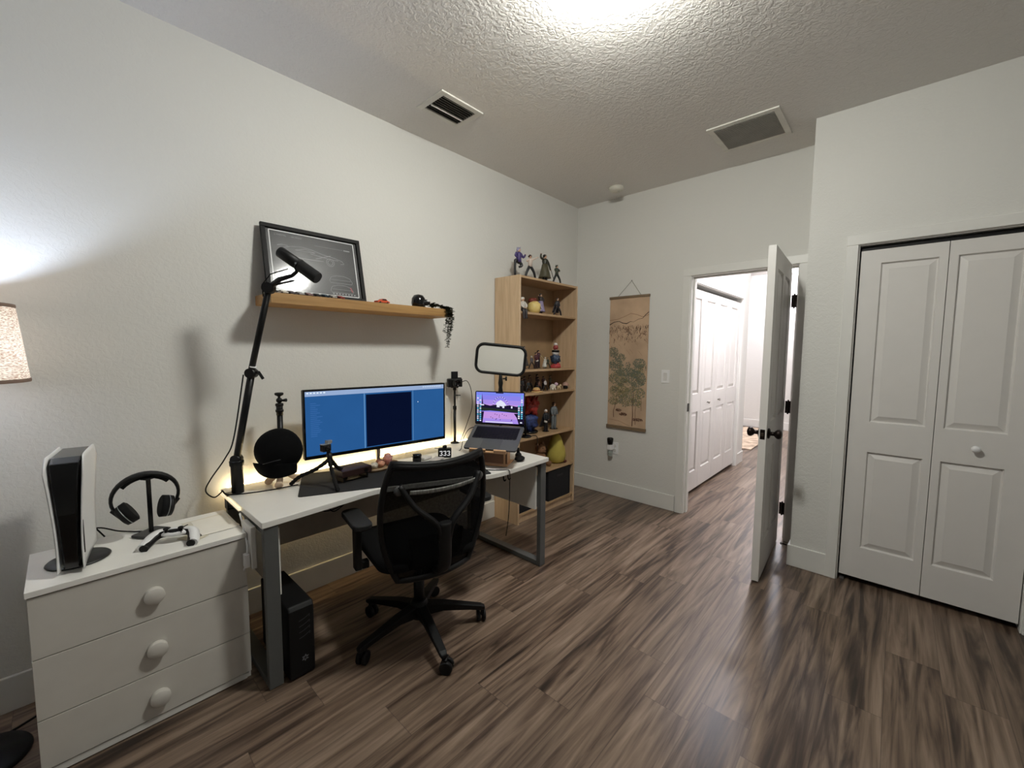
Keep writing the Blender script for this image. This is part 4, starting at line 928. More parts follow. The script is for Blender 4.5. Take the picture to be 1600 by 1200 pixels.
t = thing('desk_clock', 'small black cube clock with white digits on the desk', 'clock', (.35, 1.655, MT), -0.72)
MB().box(-.02, .02, -.042, .042, 0, .058).build('case', blackp, t, bevel=.004)
b = MB()
def seg3(cy_):
    pts = [(-.006, .045), (.006, .047), (.008, .040), (.002, .033), (.008, .026), (.006, .019), (-.006, .020)]
    b.stroke([(.0203, cy_+p[0]*1.2, p[1]-.004) for p in pts], .0045, (1, 0, 0), 0.0003, 0)
for c_ in (-.024, 0, .024): seg3(c_)
b.build('digits', em('clock_white', (240, 240, 240), .9), t, norm=False)
b = MB(); b.lathe([(.014, .0585), (.014, .072), (.010, .076), (.001, .076)], seg=18); b.build('top_knob', blackp, t)

# ------------------------------------------------------------------ camera on pole
t = thing('camera_pole', 'slim black desk pole carrying the small camera right of monitor', 'stand', (.062, 1.975, DZ))
MB().lathe([(.035, .0004), (.036, .004), (.03, .008), (.012, .012)], seg=28).build('base', blackm, t)
MB().tube([(0, 0, .01), (0, 0, .26)], .0105, 14).build('lower_tube', blackm, t)
MB().tube([(0, 0, .26), (0, 0, .40)], .008, 14).build('upper_tube', blackm, t)
MB().lathe([(.012, .25), (.014, .255), (.014, .275), (.012, .28)], seg=18).build('collar', blackp, t)
MB().tube([(.008, .006, .36), (.035, .028, .36)], .004, 8).build('lever', blackp, t)
b = MB(); b.ell((0, 0, .405), .014, 12); b.box(-.02, .02, -.02, .02, .415, .421); b.build('ball_head', blackp, t)
t = thing('compact_camera', 'black mirrorless camera with lens on the slim pole', 'camera', (.062, 1.975, DZ+.422), -0.35)
MB().box(-.022, .022, -.055, .055, 0, .062).build('body', blackp, t, bevel=.006)
b = MB(); b.lathe([(.028, 0), (.029, .012), (.026, .014), (.027, .04), (.024, .042), (.018, .036), (.001, .034)], seg=24, mat=Matrix.Rotation(PI/2, 4, 'Y'), c=(.022, .0, .03)); b.build('lens', blackg, t)
b = MB(); b.box(-.006, .002, -.026, .026, .0625, .115); b.build('flip_screen', M('flip_screen_black', (12, 13, 18), .3), t, bevel=.002)
b = MB(); b.box(-.03, .0, .035, .056, .060, .068); b.build('grip', blackr, t, bevel=.002)
b = MB(); b.tube(smooth_path([(.085, 2.02, 1.18), (.11, 2.055, 1.19), (.14, 2.07, 1.12), (.15, 2.07, 1.0), (.12, 2.05, .88), (.09, 2.03, .78), (.08, 2.01, .7285)], 6), .0024, 8)
tag(b.build('camera_cable', blackr), 'thin black cable hanging in a loop from camera pole', 'cable')

# ------------------------------------------------------------------ key light panel
PLc = Vector((.462, 2.065, 0))
t = thing('panel_light', 'rectangular grey panel light with rounded black frame behind laptop', 'panel light', (.455, 2.062, DZ))
MB().lathe([(.05, .0004), (.052, .006), (.02, .014), (.012, .02)], seg=28).build('base', blackm, t)
MB().tube([(0, 0, .015), (0, 0, .40)], .010, 14).build('pole', blackm, t)
b = MB(); b.tube([(0, 0, .38), (0, 0, .41), (0, 0, .44), (0, 0, .47), (0, 0, .50), (.0, 0, .53)], [.013, .017, .013, .017, .013, .010], 14); b.build('ball_mount', blackp, t)
b = MB(); b.tube([(.01, .01, .50), (.028, .026, .50)], .005, 8); b.tube([(.028, .026, .485), (.028, .026, .515)], .006, 8); b.build('locking_knob', blackp, t)
# panel frame faces the camera side
pu = (r2-u2*.10); pu.normalize(); pw_ = Vector((0, 0, 1)); pn_ = pu.cross(pw_).normalized(); pw_ = pn_.cross(pu)
Mx = basis((0.0, 0.0, .632), pu, pw_, pn_)
o_ = rrect(.335, .195, .05, 8)
b = MB(); b.tube([Mx @ Vector((p[0], p[1], 0)) for p in o_], .0105, 10, closed=True); b.build('rim', blackp, t)
b = MB(); i_ = rrect(.325, .185, .046, 8); b.prism([Mx @ Vector((p[0], p[1], -.006)) for p in i_], pn_*.009); b.build('diffuser', M('diffuser_white', (208, 206, 198), .5, var=.01), t)
b = MB(); b.prism([Mx @ Vector((p[0], p[1], -.014)) for p in i_], pn_*.0075); b.build('back_plate', blackp, t)

# ------------------------------------------------------------------ laptop on stand
cx, cy, cz, th, bt, lt = .66330239, 1.83987078, .95189977, .46830669, .48523436, .02
u_ = Vector((math.cos(th), math.sin(th), 0)); n_ = Vector((math.sin(th), -math.cos(th), 0))
F_ = n_*math.cos(bt)-Vector((0, 0, 1))*math.sin(bt); bn_ = u_.cross(-F_)
t = bpy.data.objects.new('laptop', None); sc.collection.objects.link(t); t.matrix_world = basis((cx, cy, cz), u_, -F_, bn_); tag(t, 'open grey laptop with purple lakeside desktop picture on wooden stand', 'laptop')
# local: x right, y toward the hinge (0 at hinge), z out of keyboard
WL, DL, HLd = .325, .225, .212
b = MB(); b.prism([(p[0], p[1]-DL/2, -.014) for p in rrect(WL, DL, .012, 4)], (0, 0, .012)); b.build('base', M('space_grey', (96, 98, 100), .35, .5, var=.02), t, bevel=.0015)
b = MB(); b.box(-.14, .14, -.125, -.018, -.0019, -.0012); b.build('keyboard_well', M('key_well', (7, 7, 9), .6, spec=.2), t)
b = MB()
for r_ in range(6):
    ncol = 14 if r_ < 5 else 9; yy_ = -.027-r_*.0175
    for c_ in range(14):
        x0 = -.138+c_*.0198
        if r_ == 5 and 3 <= c_ <= 7:
            if c_ == 3: b.box(x0, x0+.0198*5-.003, yy_-.0145, yy_, -.0012, .0002)
            continue
        b.box(x0, x0+.0168, yy_-.0145, yy_, -.0012, .0002)
b.build('keys', M('key_black', (10, 10, 20), .6, spec=.2), t)
b = MB(); b.box(-.062, .062, -.215, -.135, -.0019, -.0015); b.build('trackpad', M('trackpad_grey', (84, 86, 88), .3, .4), t)
# lid: hinge at origin, direction in world = slight back lean
Lw = -n_*math.sin(lt)+Vector((0, 0, 1))*math.cos(lt); inv = t.matrix_world.to_3x3().inverted()
ly = inv @ Lw; lx = Vector((1, 0, 0)); lz = lx.cross(ly)
LM = basis((0, 0.0, 0), lx, ly, lz)
b = MB(); b.prism([LM @ Vector((p[0], p[1]+HLd/2, -.006)) for p in rrect(WL, HLd, .01, 4)], (LM.to_3x3() @ Vector((0, 0, .0055)))); b.build('lid', blackg, t)
b = MB(); a0, a1, c0, c1 = -WL/2+.007, WL/2-.007, .014, HLd-.006
def lq(u0, u1, v0, v1, k, m): b.quad([LM @ Vector((a0+u*(a1-a0), c0+v*(c1-c0), -.0003+k*.00025)) for u, v in ((u0, v0), (u1, v0), (u1, v1), (u0, v1))], m)
def lp(pts, k, m): b._face([b.bm.verts.new(LM @ Vector((a0+u*(a1-a0), c0+v*(c1-c0), -.0003+k*.00025))) for u, v in pts], m)
NB = 14
for k in range(NB): lq(0, 1, .5+.5*k/NB, .5+.5*(k+1)/NB, 1, 0 if k < 3 else (1 if k < 7 else (2 if k < 11 else 3)))
for k in range(NB): lq(0, 1, .5*k/NB, .5*(k+1)/NB, 1, 1 if k < 4 else (0 if k < 10 else 2))
lp([(.12, .60), (.13, .97), (.15, .62), (.19, .60), (.19, .5), (0, .5), (0, .6)], 2, 4)
# hills with snow dome
for k in range(22):
    a = PI*k/21; p = (.52+.16*math.cos(a), .55+.30*math.sin(a)); lq(p[0]-.008, p[0]+.008, p[1]-.01, p[1]+.01, 2, 6 if k % 2 else 4)
lp([(.40, .55), (.44, .68), (.52, .76), (.60, .68), (.66, .55)], 2, 6)
lp([(0, .36), (.0, .54), (.18, .60), (.3, .56), (.42, .60), (.55, .55), (.7, .60), (.85, .56), (1, .60), (1, .34), (.6, .38), (.3, .40)], 3, 4)
lp([(.0, .40), (.1, .50), (.45, .47), (.8, .46), (1, .42), (1, .38), (.5, .40)], 4, 5)
lq(.44, .50, .52, .60, 4, 6); lq(.56, .60, .50, .56, 4, 6); lq(.74, .77, .50, .57, 4, 6); lq(.10, .17, .56, .60, 4, 6)
lp([(0, 0), (0, .36), (.17, .36), (.14, 0)], 3, 4); lp([(.90, 0), (.86, .2), (.8, .33), (1, .35), (1, 0)], 3, 4)
random.seed(9)
for k in range(16): lq(.25+.6*random.random(), .27+.6*random.random() if False else .262+.0*k, 0, 0, 3, 4)
for k in range(14):
    u = .3+.5*random.random(); v = .08+.22*random.random(); lq(u, u+.012, v, v+.03, 3, 4)
for cc in (.02, .075):
    for r_ in range(13): lq(cc, cc+.035, .04+r_*.067, .08+r_*.067, 5, random.choice((6, 7, 7)))
for cc in (.885, .945):
    for r_ in range(12 if cc > .9 else 7): lq(cc, cc+.035, .17+r_*.065, .215+r_*.065, 5, random.choice((6, 7, 7)))
lq(.2, .78, .015, .045, 5, 6); lq(.42, .58, .97, 1.0, 5, 4); lq(.93, .97, .03, .07, 5, 6)
b.build('screen', [em('lap_pink', (196, 150, 226)), em('lap_lilac', (168, 142, 232)), em('lap_violet', (140, 132, 236)), em('lap_blue', (124, 136, 240)), em('lap_dark', (28, 22, 48)), em('lap_green', (38, 48, 40)), em('lap_white', (226, 228, 246)), em('lap_cyan', (100, 190, 220))], t, norm=False)
# stand
t = bpy.data.objects.new('laptop_stand', None); sc.collection.objects.link(t); t.matrix_world = basis((cx, cy, cz), u_, -F_, bn_); tag(t, 'tilted light wooden laptop stand with front lip on desk', 'laptop stand')
sw = wood('stand_beech', (196, 152, 110), (216, 174, 132), (20, 20, 20))
b = MB(); b.box(-.125, .105, -DL-.012, -.01, -.0235, -.0146)
b.build('platform', sw, t, bevel=.001)
b = MB(); b.box(-.12, -.02, -DL-.012, -DL-.002, -.0144, .002); b.box(.03, .105, -DL-.012, -DL-.002, -.0144, .002); b.build('front_lip', sw, t, bevel=.002)
Rb = t.matrix_world.to_3x3().inverted(); Tb = t.matrix_world.inverted()
def wloc(x, y, z): return Tb @ Vector((x, y, z))
b = MB()
for s_ in (-.085, .065):
    f1 = Vector((cx, cy, 0))+u_*s_; top_ = Vector((cx, cy, cz))+u_*s_+F_*.03-bn_*.026; ff = Vector((cx, cy, cz))+u_*s_+F_*.150-bn_*.026
    z0 = DZ+.0005
    p_top = top_; p_fr = ff
    q1 = Vector((p_top.x, p_top.y, z0)); q2 = Vector((p_fr.x, p_fr.y, z0))
    b.prism([Tb @ p for p in (q1, q2, p_fr, p_top)], Rb @ (u_*.010))
b.build('side_support', sw, t)
b = MB(); f0 = Vector((cx, cy, 0))+u_*-.118; ff = Vector((cx, cy, cz))+F_*.142-bn_*.026
fz = ff.z; fxy = Vector((ff.x, ff.y, 0))
b.prism([Tb @ (Vector((fxy.x, fxy.y, z_))+u_*k_) for z_, k_ in ((DZ+.016, -.118), (DZ+.016, .085), (fz-.002, .085), (fz-.002, -.118))], Rb @ (-n_*.006)); b.build('front_board', M('stand_brown', (120, 86, 62), .5), t)
b = MB(); qa = Vector((cx, cy, DZ+.004))+u_*-.1+n_*.130; qb = qa+u_*.19
b.prism([Tb @ p for p in (qa, qb, qb-n_*.15, qa-n_*.12)], Rb @ Vector((0, 0, .008)))
b.build('base_board', sw, t)
# black gadget beside stand
t = thing('camera_grip', 'small black folded grip lying right of the laptop stand', 'gadget', (.875, 1.82, DZ+.0005), .5)
bpy.data.objects.remove(t)
t = thing('camera_grip', 'small black folded grip lying right of the laptop stand', 'gadget', (.755, 1.93, DZ+.0005), .5)
b = MB(); b.ell((0, 0, .016), (.032, .045, .016), 14, jitter=.15); b.build('body', blackr, t)
b = MB(); b.ell((-.02, .05, .022), (.022, .024, .022), 14); b.tube([(-.02, .05, .03), (-.024, .055, .07)], [.013, .009], 12); b.build('handle', blackp, t)
b = MB(); b.tube(smooth_path([(.47, 1.68, .7275), (.60, 1.62, .7275), (.70, 1.62, .7275), (.78, 1.66, .7275), (.82, 1.70, .728), (.848, 1.724, .7292), (.857, 1.73, .715), (.858, 1.73, .66), (.855, 1.73, .52), (.848, 1.728, .42), (.835, 1.725, .33)], 6), .0024, 8)
tag(b.build('dangling_cable', blackr), 'thin black cable crossing the desk and dangling off its front edge', 'cable')
b = MB(); b.tube(smooth_path([(.50, 1.80, .93), (.42, 1.80, .90), (.34, 1.82, .82), (.28, 1.84, .7275), (.18, 1.80, .7275), (.10, 1.76, .7275)], 6), .0022, 8)
tag(b.build('laptop_cable', blackr), 'thin dark cable running from laptop toward the wall', 'cable')
# under-desk hooks
t = thing('under_desk_hook', 'pair of small black hooks under the right front of desk', 'hook', (.76, 1.80, DZ-DT-.001))
b = MB(); b.box(-.02, .02, -.03, .03, -.006, 0); b.build('plate', blackp, t, bevel=.001)
for yy_ in (-.02, .02):
    b = MB(); b.tube(smooth_path([(0, yy_, -.005), (0, yy_, -.05), (.008, yy_, -.065), (.018, yy_, -.055)], 5), .004, 8); b.build('hook', blackp, t)
# cable bundle under left part of desk
b = MB()
b.tube(smooth_path([(.40, .80, .696), (.38, .82, .66), (.36, .86, .60), (.34, .92, .58), (.34, 1.0, .60), (.36, 1.08, .66), (.36, 1.10, .696)], 6), .003, 8)
b.tube(smooth_path([(.42, .86, .696), (.40, .88, .62), (.38, .92, .585), (.36, 1.0, .62), (.36, 1.04, .696)], 6), .003, 8)
tag(b.build('cable_bundle', blackr), 'black cables sagging under the left half of the desk', 'cables')
t = thing('power_strip', 'white power strip hanging at the desk left end', 'power strip', (.50, .499, .56), 0)
MB().box(-.06, .06, -.010, .010, -.055, .125).build('body', whitel, t, bevel=.004)
for k in range(3): MB().box(-.018, .018, -.0125, -.0101, -.04+k*.05, -.01+k*.05).build('socket', M('socket_grey', (150, 148, 142), .5), t, bevel=.001)
b = MB(); b.box(.02, .05, -.032, -.0126, -.045, .01); b.build('plug', whitep, t, bevel=.003)
b = MB(); b.tube(smooth_path([(.40, .493, .70), (.46, .489, .66), (.53, .483, .60), (.535, .475, .54), (.53, .468, .50)], 6), .004, 8)
o = b.build('white_cable', whitep); tag(o, 'white cable draped down beside the power strip', 'cable')

# ------------------------------------------------------------------ PC tower
t = thing('computer_tower', 'black computer tower standing under the desk left end', 'computer', (0, 0, 0))
TY0, TY1 = .588, .692
pr = [(.30, .0), (.655, .0), (.658, .02), (.658, .305), (.645, .322), (.30, .322)]
MB().prism([(p[0], TY0, p[1]+.006) for p in pr], (0, TY1-TY0, 0)).build('case', M('case_black', (9, 9, 10), .6, spec=.3), t, bevel=.006)
b = MB()
for xx in (.34, .62):
    for yy_ in (TY0+.02, TY1-.02): b.cyl((xx, yy_, 0), (xx, yy_, .008), .012, 10)
b.build('feet', blackr, t)
cm = M('case_mark', (120, 122, 126), .4)
b = MB()
for k in range(4):
    z = .262-k*.026; b.stroke([(.6585, TY0+.04, z-.004), (.6585, TY0+.062, z+.001), (.6585, TY0+.085, z+.012), (.6585, TY0+.082, z+.002)], .003, (1, 0, 0), .0008, 0)
b.build('front_vents', M('case_vent', (60, 62, 66), .35), t, norm=False)
b = MB(); c0y, c0z = TY0+.062, .085
for k in range(6):
    a = 2*PI*k/6; b.stroke([(.659, c0y+.004*math.cos(a), c0z+.004*math.sin(a)), (.659, c0y+.015*math.cos(a+.5), c0z+.015*math.sin(a+.5))], .003, (1, 0, 0), .0008, 0)
b.stroke([(.659, c0y+.010*math.cos(a*.5), c0z+.010*math.sin(a*.5)) for a in range(13)], .002, (1, 0, 0), .0008, 0)
b.build('emblem', cm, t, norm=False)

# ------------------------------------------------------------------ chair
t = thing('office_chair', 'black mesh-back office chair with armrests turned toward the desk', 'office chair', (.77, 1.16, 0), math.radians(-11))
cb_ = M('chair_nylon', (7, 7, 8), .55, spec=.3, var=.1)
fab = M('chair_fabric', (6, 6, 7), .95, spec=.2, bump=.4, bscale=400)
for k in range(5):
    a = math.radians(-16+11+72*k); dx, dy = math.cos(a), math.sin(a)
    b = MB(); q = Vector((-dy, dx, 0))
    def sec(r_, z1, z0, w_): return [Vector((dx*r_, dy*r_, z1))+q*w_, Vector((dx*r_, dy*r_, z1))-q*w_, Vector((dx*r_, dy*r_, z0))-q*w_*.8, Vector((dx*r_, dy*r_, z0))+q*w_*.8]
    S_ = [sec(.025, .150, .085, .026), sec(.12, .140, .098, .024), sec(.25, .112, .082, .020), sec(.315, .098, .070, .018), sec(.335, .088, .070, .014)]
    V_ = [[b.bm.verts.new(p) for p in s_] for s_ in S_]
    for i in range(len(V_)-1):
        for j in range(4): b._face([V_[i][j], V_[i][(j+1) % 4], V_[i+1][(j+1) % 4], V_[i+1][j]])
    b._face(V_[0][::-1]); b._face(V_[-1])
    lg = b.build('leg', cb_, t, bevel=.005)
    ca = a+0.9+k*.7
    cx_, cy_2 = dx*.318, dy*.318
    b = MB(); off = Vector((math.cos(ca), math.sin(ca), 0)); ax = Vector((-off.y, off.x, 0)); cc = Vector((cx_, cy_2, .030))+off*.016
    for s_ in (-1, 1): b.tube([cc+ax*s_*.006, cc+ax*s_*.0065, cc+ax*s_*.021, cc+ax*s_*.023], [.024, .0295, .0295, .024], 22)
    b.tube([Vector((cx_, cy_2, .040)), Vector((cx_, cy_2, .074))], .006, 10)
    b.build('caster', cb_, lg)
    b = MB(); b.tube([cc+Vector((0, 0, .033))-ax*.020, cc+Vector((0, 0, .033))+ax*.020], .006, 10); b.build('caster_hood', blackp, lg)
b = MB(); b.lathe([(.040, .080), (.044, .10), (.044, .15), (.036, .165), (.030, .17)], seg=24); b.build('hub', cb_, t)
b = MB(); b.tube([(0, 0, .15), (0, 0, .30)], .026, 20); b.tube([(0, 0, .30), (0, 0, .40)], .016, 20); b.build('gas_lift', blackm, t)
b = MB(); b.box(-.14, .12, -.07, .07, .385, .432); b.box(.05, .20, -.035, .035, .375, .42); b.build('tilt_mechanism', cb_, t, bevel=.01)
b = MB(); b.tube([(0, .05, .40), (.0, .20, .395), (0, .235, .40)], [.006, .006, .010], 10); b.build('height_lever', blackp, t)
b = MB()
SEAT = [(p[0]-.03, p[1]) for p in rrect(.47, .49, .09, 8)]
def seatlay(s_, z): return [(-.03+(p[0]+.03)*s_, p[1]*s_, z) for p in SEAT]
L_ = [seatlay(.90, .434), seatlay(1.0, .448), seatlay(1.0, .475), seatlay(.95, .492), seatlay(.7, .498)]
V_ = [[b.bm.verts.new(p) for p in lay] for lay in L_]
for i in range(len(V_)-1):
    for j in range(len(V_[0])): b._face([V_[i][j], V_[i][(j+1) % len(V_[0])], V_[i+1][(j+1) % len(V_[0])], V_[i+1][j]], 0, True)
b._face(V_[0][::-1]); b._face(V_[-1]); b.build('seat', fab, t)
# backrest
def BK(u, v, off=0.0):
    W0 = .165+.33*v-.66*v*v+.385*v**3 if False else (.178+.20*v*(1-v)*1.15+.035*v)
    y = u*W0; z = .405+.525*v+.018*u*u*v
    x = .225+.055*v-.055*(1-v)*v*2.0*.6-.045*u*u+off
    return Vector((x, y, z))
mesh_m = bpy.data.materials.new('chair_mesh_weave'); mesh_m.use_nodes = True; nn = mesh_m.node_tree.nodes; ll = mesh_m.node_tree.links
pb = nn['Principled BSDF']; pb.inputs['Base Color'].default_value = C4((4, 4, 5)); pb.inputs['Roughness'].default_value = .9; pb.inputs['Specular IOR Level'].default_value = .15
tc = nn.new('ShaderNodeTexCoord'); mp = nn.new('ShaderNodeMapping'); mp.inputs['Scale'].default_value = (0, 420, 420); ll.new(tc.outputs['Object'], mp.inputs[0])
ch = nn.new('ShaderNodeTexNoise'); ch.inputs['Scale'].default_value = .2; ll.new(mp.outputs[0], ch.inputs['Vector'])
gt = nn.new('ShaderNodeMapRange'); gt.inputs[3].default_value = .87; gt.inputs[4].default_value = .96; ll.new(ch.outputs['Fac'], gt.inputs[0]); ll.new(gt.outputs[0], pb.inputs['Alpha'])
b = MB(); b.grid(lambda u, v: BK(u*2-1, v), 24, 24); b.build('mesh_back', mesh_m, t)
edge = [BK(-1+2*k/16, 0) for k in range(17)]+[BK(1, k/16) for k in range(1, 17)]+[BK(1-2*k/16, 1) for k in range(1, 17)]+[BK(-1, 1-k/16) for k in range(1, 16)]
b = MB(); b.tube(edge, .0135, 10, closed=True); b.build('back_frame', cb_, t)
b = MB(); b.grid(lambda u, v: BK(u*2-1, .955+.045*v, .010), 16, 2); b.build('top_rail', cb_, t, solid=.008)
b = MB()
for s_ in (-1, 1): b.tube(smooth_path([BK(s_*.80, .84, .022), BK(s_*.52, .66, .045), BK(s_*.16, .50, .055), BK(s_*.08, .34, .055)], 5), .017, 12, flat=.7)
b.tube(smooth_path([BK(0, .50, .055), BK(0, .30, .06), BK(0, .10, .05), Vector((.20, 0, .42)), Vector((.12, 0, .405))], 5), .032, 14, flat=.6)
b.build('back_support', cb_, t)
b = MB(); b.grid(lambda u, v: BK(-.62+1.35*u, .765+.035*v, .030), 24, 3); b.build('lumbar_strap', M('strap_grey', (120, 120, 116), .6, var=.5, scale=1, stretch=(1, 260, 30)), t, solid=.003)
b = MB()
for s_ in (-1, 1): b.ell(BK(s_*.80, .80, .026), (.012, .022, .022), 14)
b.build('strap_mount', M('mount_grey', (66, 66, 66), .45), t)
b = MB(); b.grid(lambda u, v: BK(-.55+1.1*u, .10+.24*v, -.012), 14, 6); b.build('lumbar_pad', fab, t, solid=.02)
for s_ in (-1, 1):
    yA = .355 if s_ > 0 else -.285
    b = MB(); o_ = [(p[0], p[1]) for p in rrect(.25, .085, .035, 6)]
    b.prism([(p[0]-.045, yA+p[1], .620) for p in o_], (0, 0, .026)); pad = b.build('armrest_pad', M('arm_pad', (14, 14, 15), .7), t, bevel=.006)
    b = MB(); w_ = .016; yi = s_*.235
    b.box(-.065, -.020, yA-w_, yA+w_, .395, .621)
    b.build('armrest_post', cb_, t, bevel=.006)
    b = MB(); b.box(-.06, -.025, min(yA-s_*w_, yi), max(yA-s_*w_, yi), .395, .430); b.box(-.055, -.03, min(yA-s_*w_, yi-s_*.03), max(yA-s_*w_, yi-s_*.03), .56, .585) if False else None
    b.build('armrest_bracket', cb_, t, bevel=.004)

# ------------------------------------------------------------------ dresser
DRX0, DRX1, DRY0, DRY1 = .140, .500, -.118, .487
t = thing('dresser', 'low white three-drawer dresser with round knobs beside the desk', 'dresser', (0, 0, 0))
marble = M('dresser_top_white', (238, 236, 230), .3, var=.05, scale=4)
MB().box(DRX0-.003, DRX1+.006, DRY0-.003, DRY1+.003, .628, .648).build('top', marble, t, bevel=.0015)
MB().box(DRX0, DRX1-.018, DRY0, DRY0+.016, .0, .6275).build('side_panel', whitel, t)
MB().box(DRX0, DRX1-.018, DRY1-.016, DRY1, .0, .6275).build('side_panel', whitel, t)
MB().box(DRX0, DRX0+.006, DRY0+.016, DRY1-.016, .02, .6275).build('back_panel', whitel, t)
MB().box(DRX0+.006, DRX1-.004, DRY0+.0165, DRY1-.0165, .006, .030).build('base_board', whitel, t)
zs = [(.034, .2055), (.2085, .4145), (.4175, .623)]
drm = M('drawer_laminate', (206, 202, 194), .42, var=.02)
for i, (z0, z1) in enumerate(zs[::-1]):
    dr = MB().box(DRX1-.017, DRX1, DRY0+.001, DRY1-.001, z0, z1).build('drawer', drm, t, bevel=.0012)
    b = MB(); b.lathe([(.030, 0), (.0305, .002), (.0305, .020), (.0285, .022), (.001, .022)], seg=36, mat=Matrix.Rotation(PI/2, 4, 'Y'), c=(DRX1+.0003, .185, (z0+z1)/2-.012)); b.build('knob', drm, dr)

DT_ = .6485
# console
t = thing('game_console', 'white and black upright game console standing on the dresser', 'game console', (.325, .004, DT_+.009), math.radians(-9))
def shell(s_):
    b = MB()
    def fn(u, v):
        x = -.132+.264*u
        z = .004+.392*v
        e = abs(u-.5)*2
        yy_ = s_*(.0215+.021*v**1.5+.006*(1-v)**3+.004*e**3)
        top = .0 if e < .7 else -.05*((e-.7)/.3)**2*v
        return (x*(1+.03*v), yy_, z+top)
    b.grid(fn, 16, 22); return b.build('side_shell', whitep, t, solid=.004)
shell(-1); shell(1)
b = MB(); L0 = [(-.124, .010, .017), (.122, .010, .017), (.128, .06, .018), (.131, .20, .023), (.130, .32, .032), (.118, .372, .036), (.085, .388, .037), (-.10, .388, .037), (-.124, .35, .032)]
va = [b.bm.verts.new((p[0], -p[2], p[1])) for p in L0]; vb = [b.bm.verts.new((p[0], p[2], p[1])) for p in L0]
b._face(va[::-1]); b._face(vb)
for k_ in range(len(L0)):
    k2_ = (k_+1) % len(L0); b._face([va[k_], va[k2_], vb[k2_], vb[k_]])
b.build('core', M('console_core', (10, 10, 11), .14), t, bevel=.003)
b = MB(); b.box(.095, .103, .0245, .0325, .05, .165); b.build('disc_slot', blackp, t)
t = thing('console_stand', 'round black stand under the upright game console', 'console stand', (.325, .004, DT_+.0003), math.radians(-9))
MB().lathe([(.084, 0), (.086, .003), (.082, .007), (.001, .0085)], seg=36).build('disc', M('stand_black', (24, 24, 25), .4), t)
# headphones and stand
t = thing('headphone_stand', 'slim black T-shaped headphone stand on the dresser', 'headphone stand', (.235, .215, DT_+.0003), math.radians(35))
MB().prism([(p[0], p[1], 0) for p in rrect(.085, .105, .012, 4)], (0, 0, .010)).build('base', M('stand_satin', (30, 30, 31), .35, .3), t, bevel=.002)
MB().box(-.005, .005, -.006, .006, .010, .232).build('post', blackm, t)
MB().box(-.016, .016, -.02, .02, .232, .238).build('top_rest', blackm, t, bevel=.002)
t = thing('headphones', 'black over-ear headphones hanging on the slim stand', 'headphones', (.235, .205, DT_+.2530), 0.0)
# local y = left-right as seen, x = toward the camera
RH = .094
arc = [(0, RH*1.12*math.cos(a), RH*1.0*math.sin(a)-RH+.004) for a in [math.radians(x) for x in range(-20, 201, 10)]]
b = MB(); b.tube(arc, [.006+.004*max(0, math.sin(math.radians(x))) for x in range(-20, 201, 10)], 12, flat=1.9); b.build('headband', blackp, t)
b = MB(); arc2 = [(0, p[1]*.93, p[2]*1.0-.008) for p in arc[6:17]]; b.tube(arc2, .006, 10, flat=2.2); b.build('headband_pad', blackr, t)
for s_ in (-1, 1):
    pe = Vector((0, s_*RH*1.10, -RH-.030)); pc = Vector((.004, s_*.062, -RH-.052)); ax = (Vector((.06, .82, .50)) if s_ < 0 else Vector((.06, -.97, .22))).normalized()
    b = MB(); b.tube([Vector(arc[0] if s_ > 0 else arc[-1]), pe, pc-ax*.018], [.007, .008, .010], 10)
    b.tube([pc-ax*.022, pc-ax*.019, pc-ax*.002], [.033, .041, .044], 26); cup = b.build('ear_cup', blackp, t)
    b = MB(); b.tube([pc-ax*.001, pc+ax*.018, pc+ax*.022], [.044, .045, .038], 26); b.build('ear_pad', blackr, cup)
    b = MB(); b.tube([pc-ax*.0045, pc-ax*.0025], .0447, 26); b.build('silver_ring', M('silver', (190, 194, 196), .3, .8), cup)
# controller
t = thing('game_controller', 'white and black game controller lying on the dresser front', 'controller', (.383, .273, DT_), math.radians(153))
b = MB()
def ctl(s_):
    P_ = smooth_path([(.005, s_*.030, .034), (.000, s_*.052, .034), (-.020, s_*.068, .028), (-.055, s_*.078, .016), (-.075, s_*.080, .012)], 5)
    return P_
Rc = Matrix.Rotation(0.0, 4, 'Z')
b.ell((0, 0, .034), (.030, .052, .014), 20)
for s_ in (-1, 1): b.tube(ctl(s_), [.016+.003*math.sin(i/20*PI) for i in range(21)], 14)
b.build('body', whitep, t)
b = MB(); b.ell((-.004, 0, .038), (.022, .032, .0125), 18)
for s_ in (-1, 1): b.tube([(p.x-.004, p.y-s_*.006, p.z-.001) for p in ctl(s_)], [.0145]*21, 12)
b.build('black_inlay', blackp, t)
for s_ in (-1, 1):
    b = MB(); b.tube([(-.016, s_*.024, .044), (-.018, s_*.024, .056)], [.006, .005], 12); b.tube([(-.018, s_*.024, .056), (-.0185, s_*.024, .060)], [.009, .009], 14); b.build('thumbstick', blackr, t)
b = MB(); b.box(-.006, .012, -.018, .018, .0495, .0515); b.build('touchpad', whitep, t, bevel=.001)
b = MB(); b.tube(smooth_path([(.42, .285, .690), (.36, .31, .672), (.31, .325, .6525), (.26, .318, .6525), (.24, .335, .6525)], 6), .0018, 6); tag(b.build('charging_cable', blackr), 'thin short cable between the controller and back of dresser', 'cable')
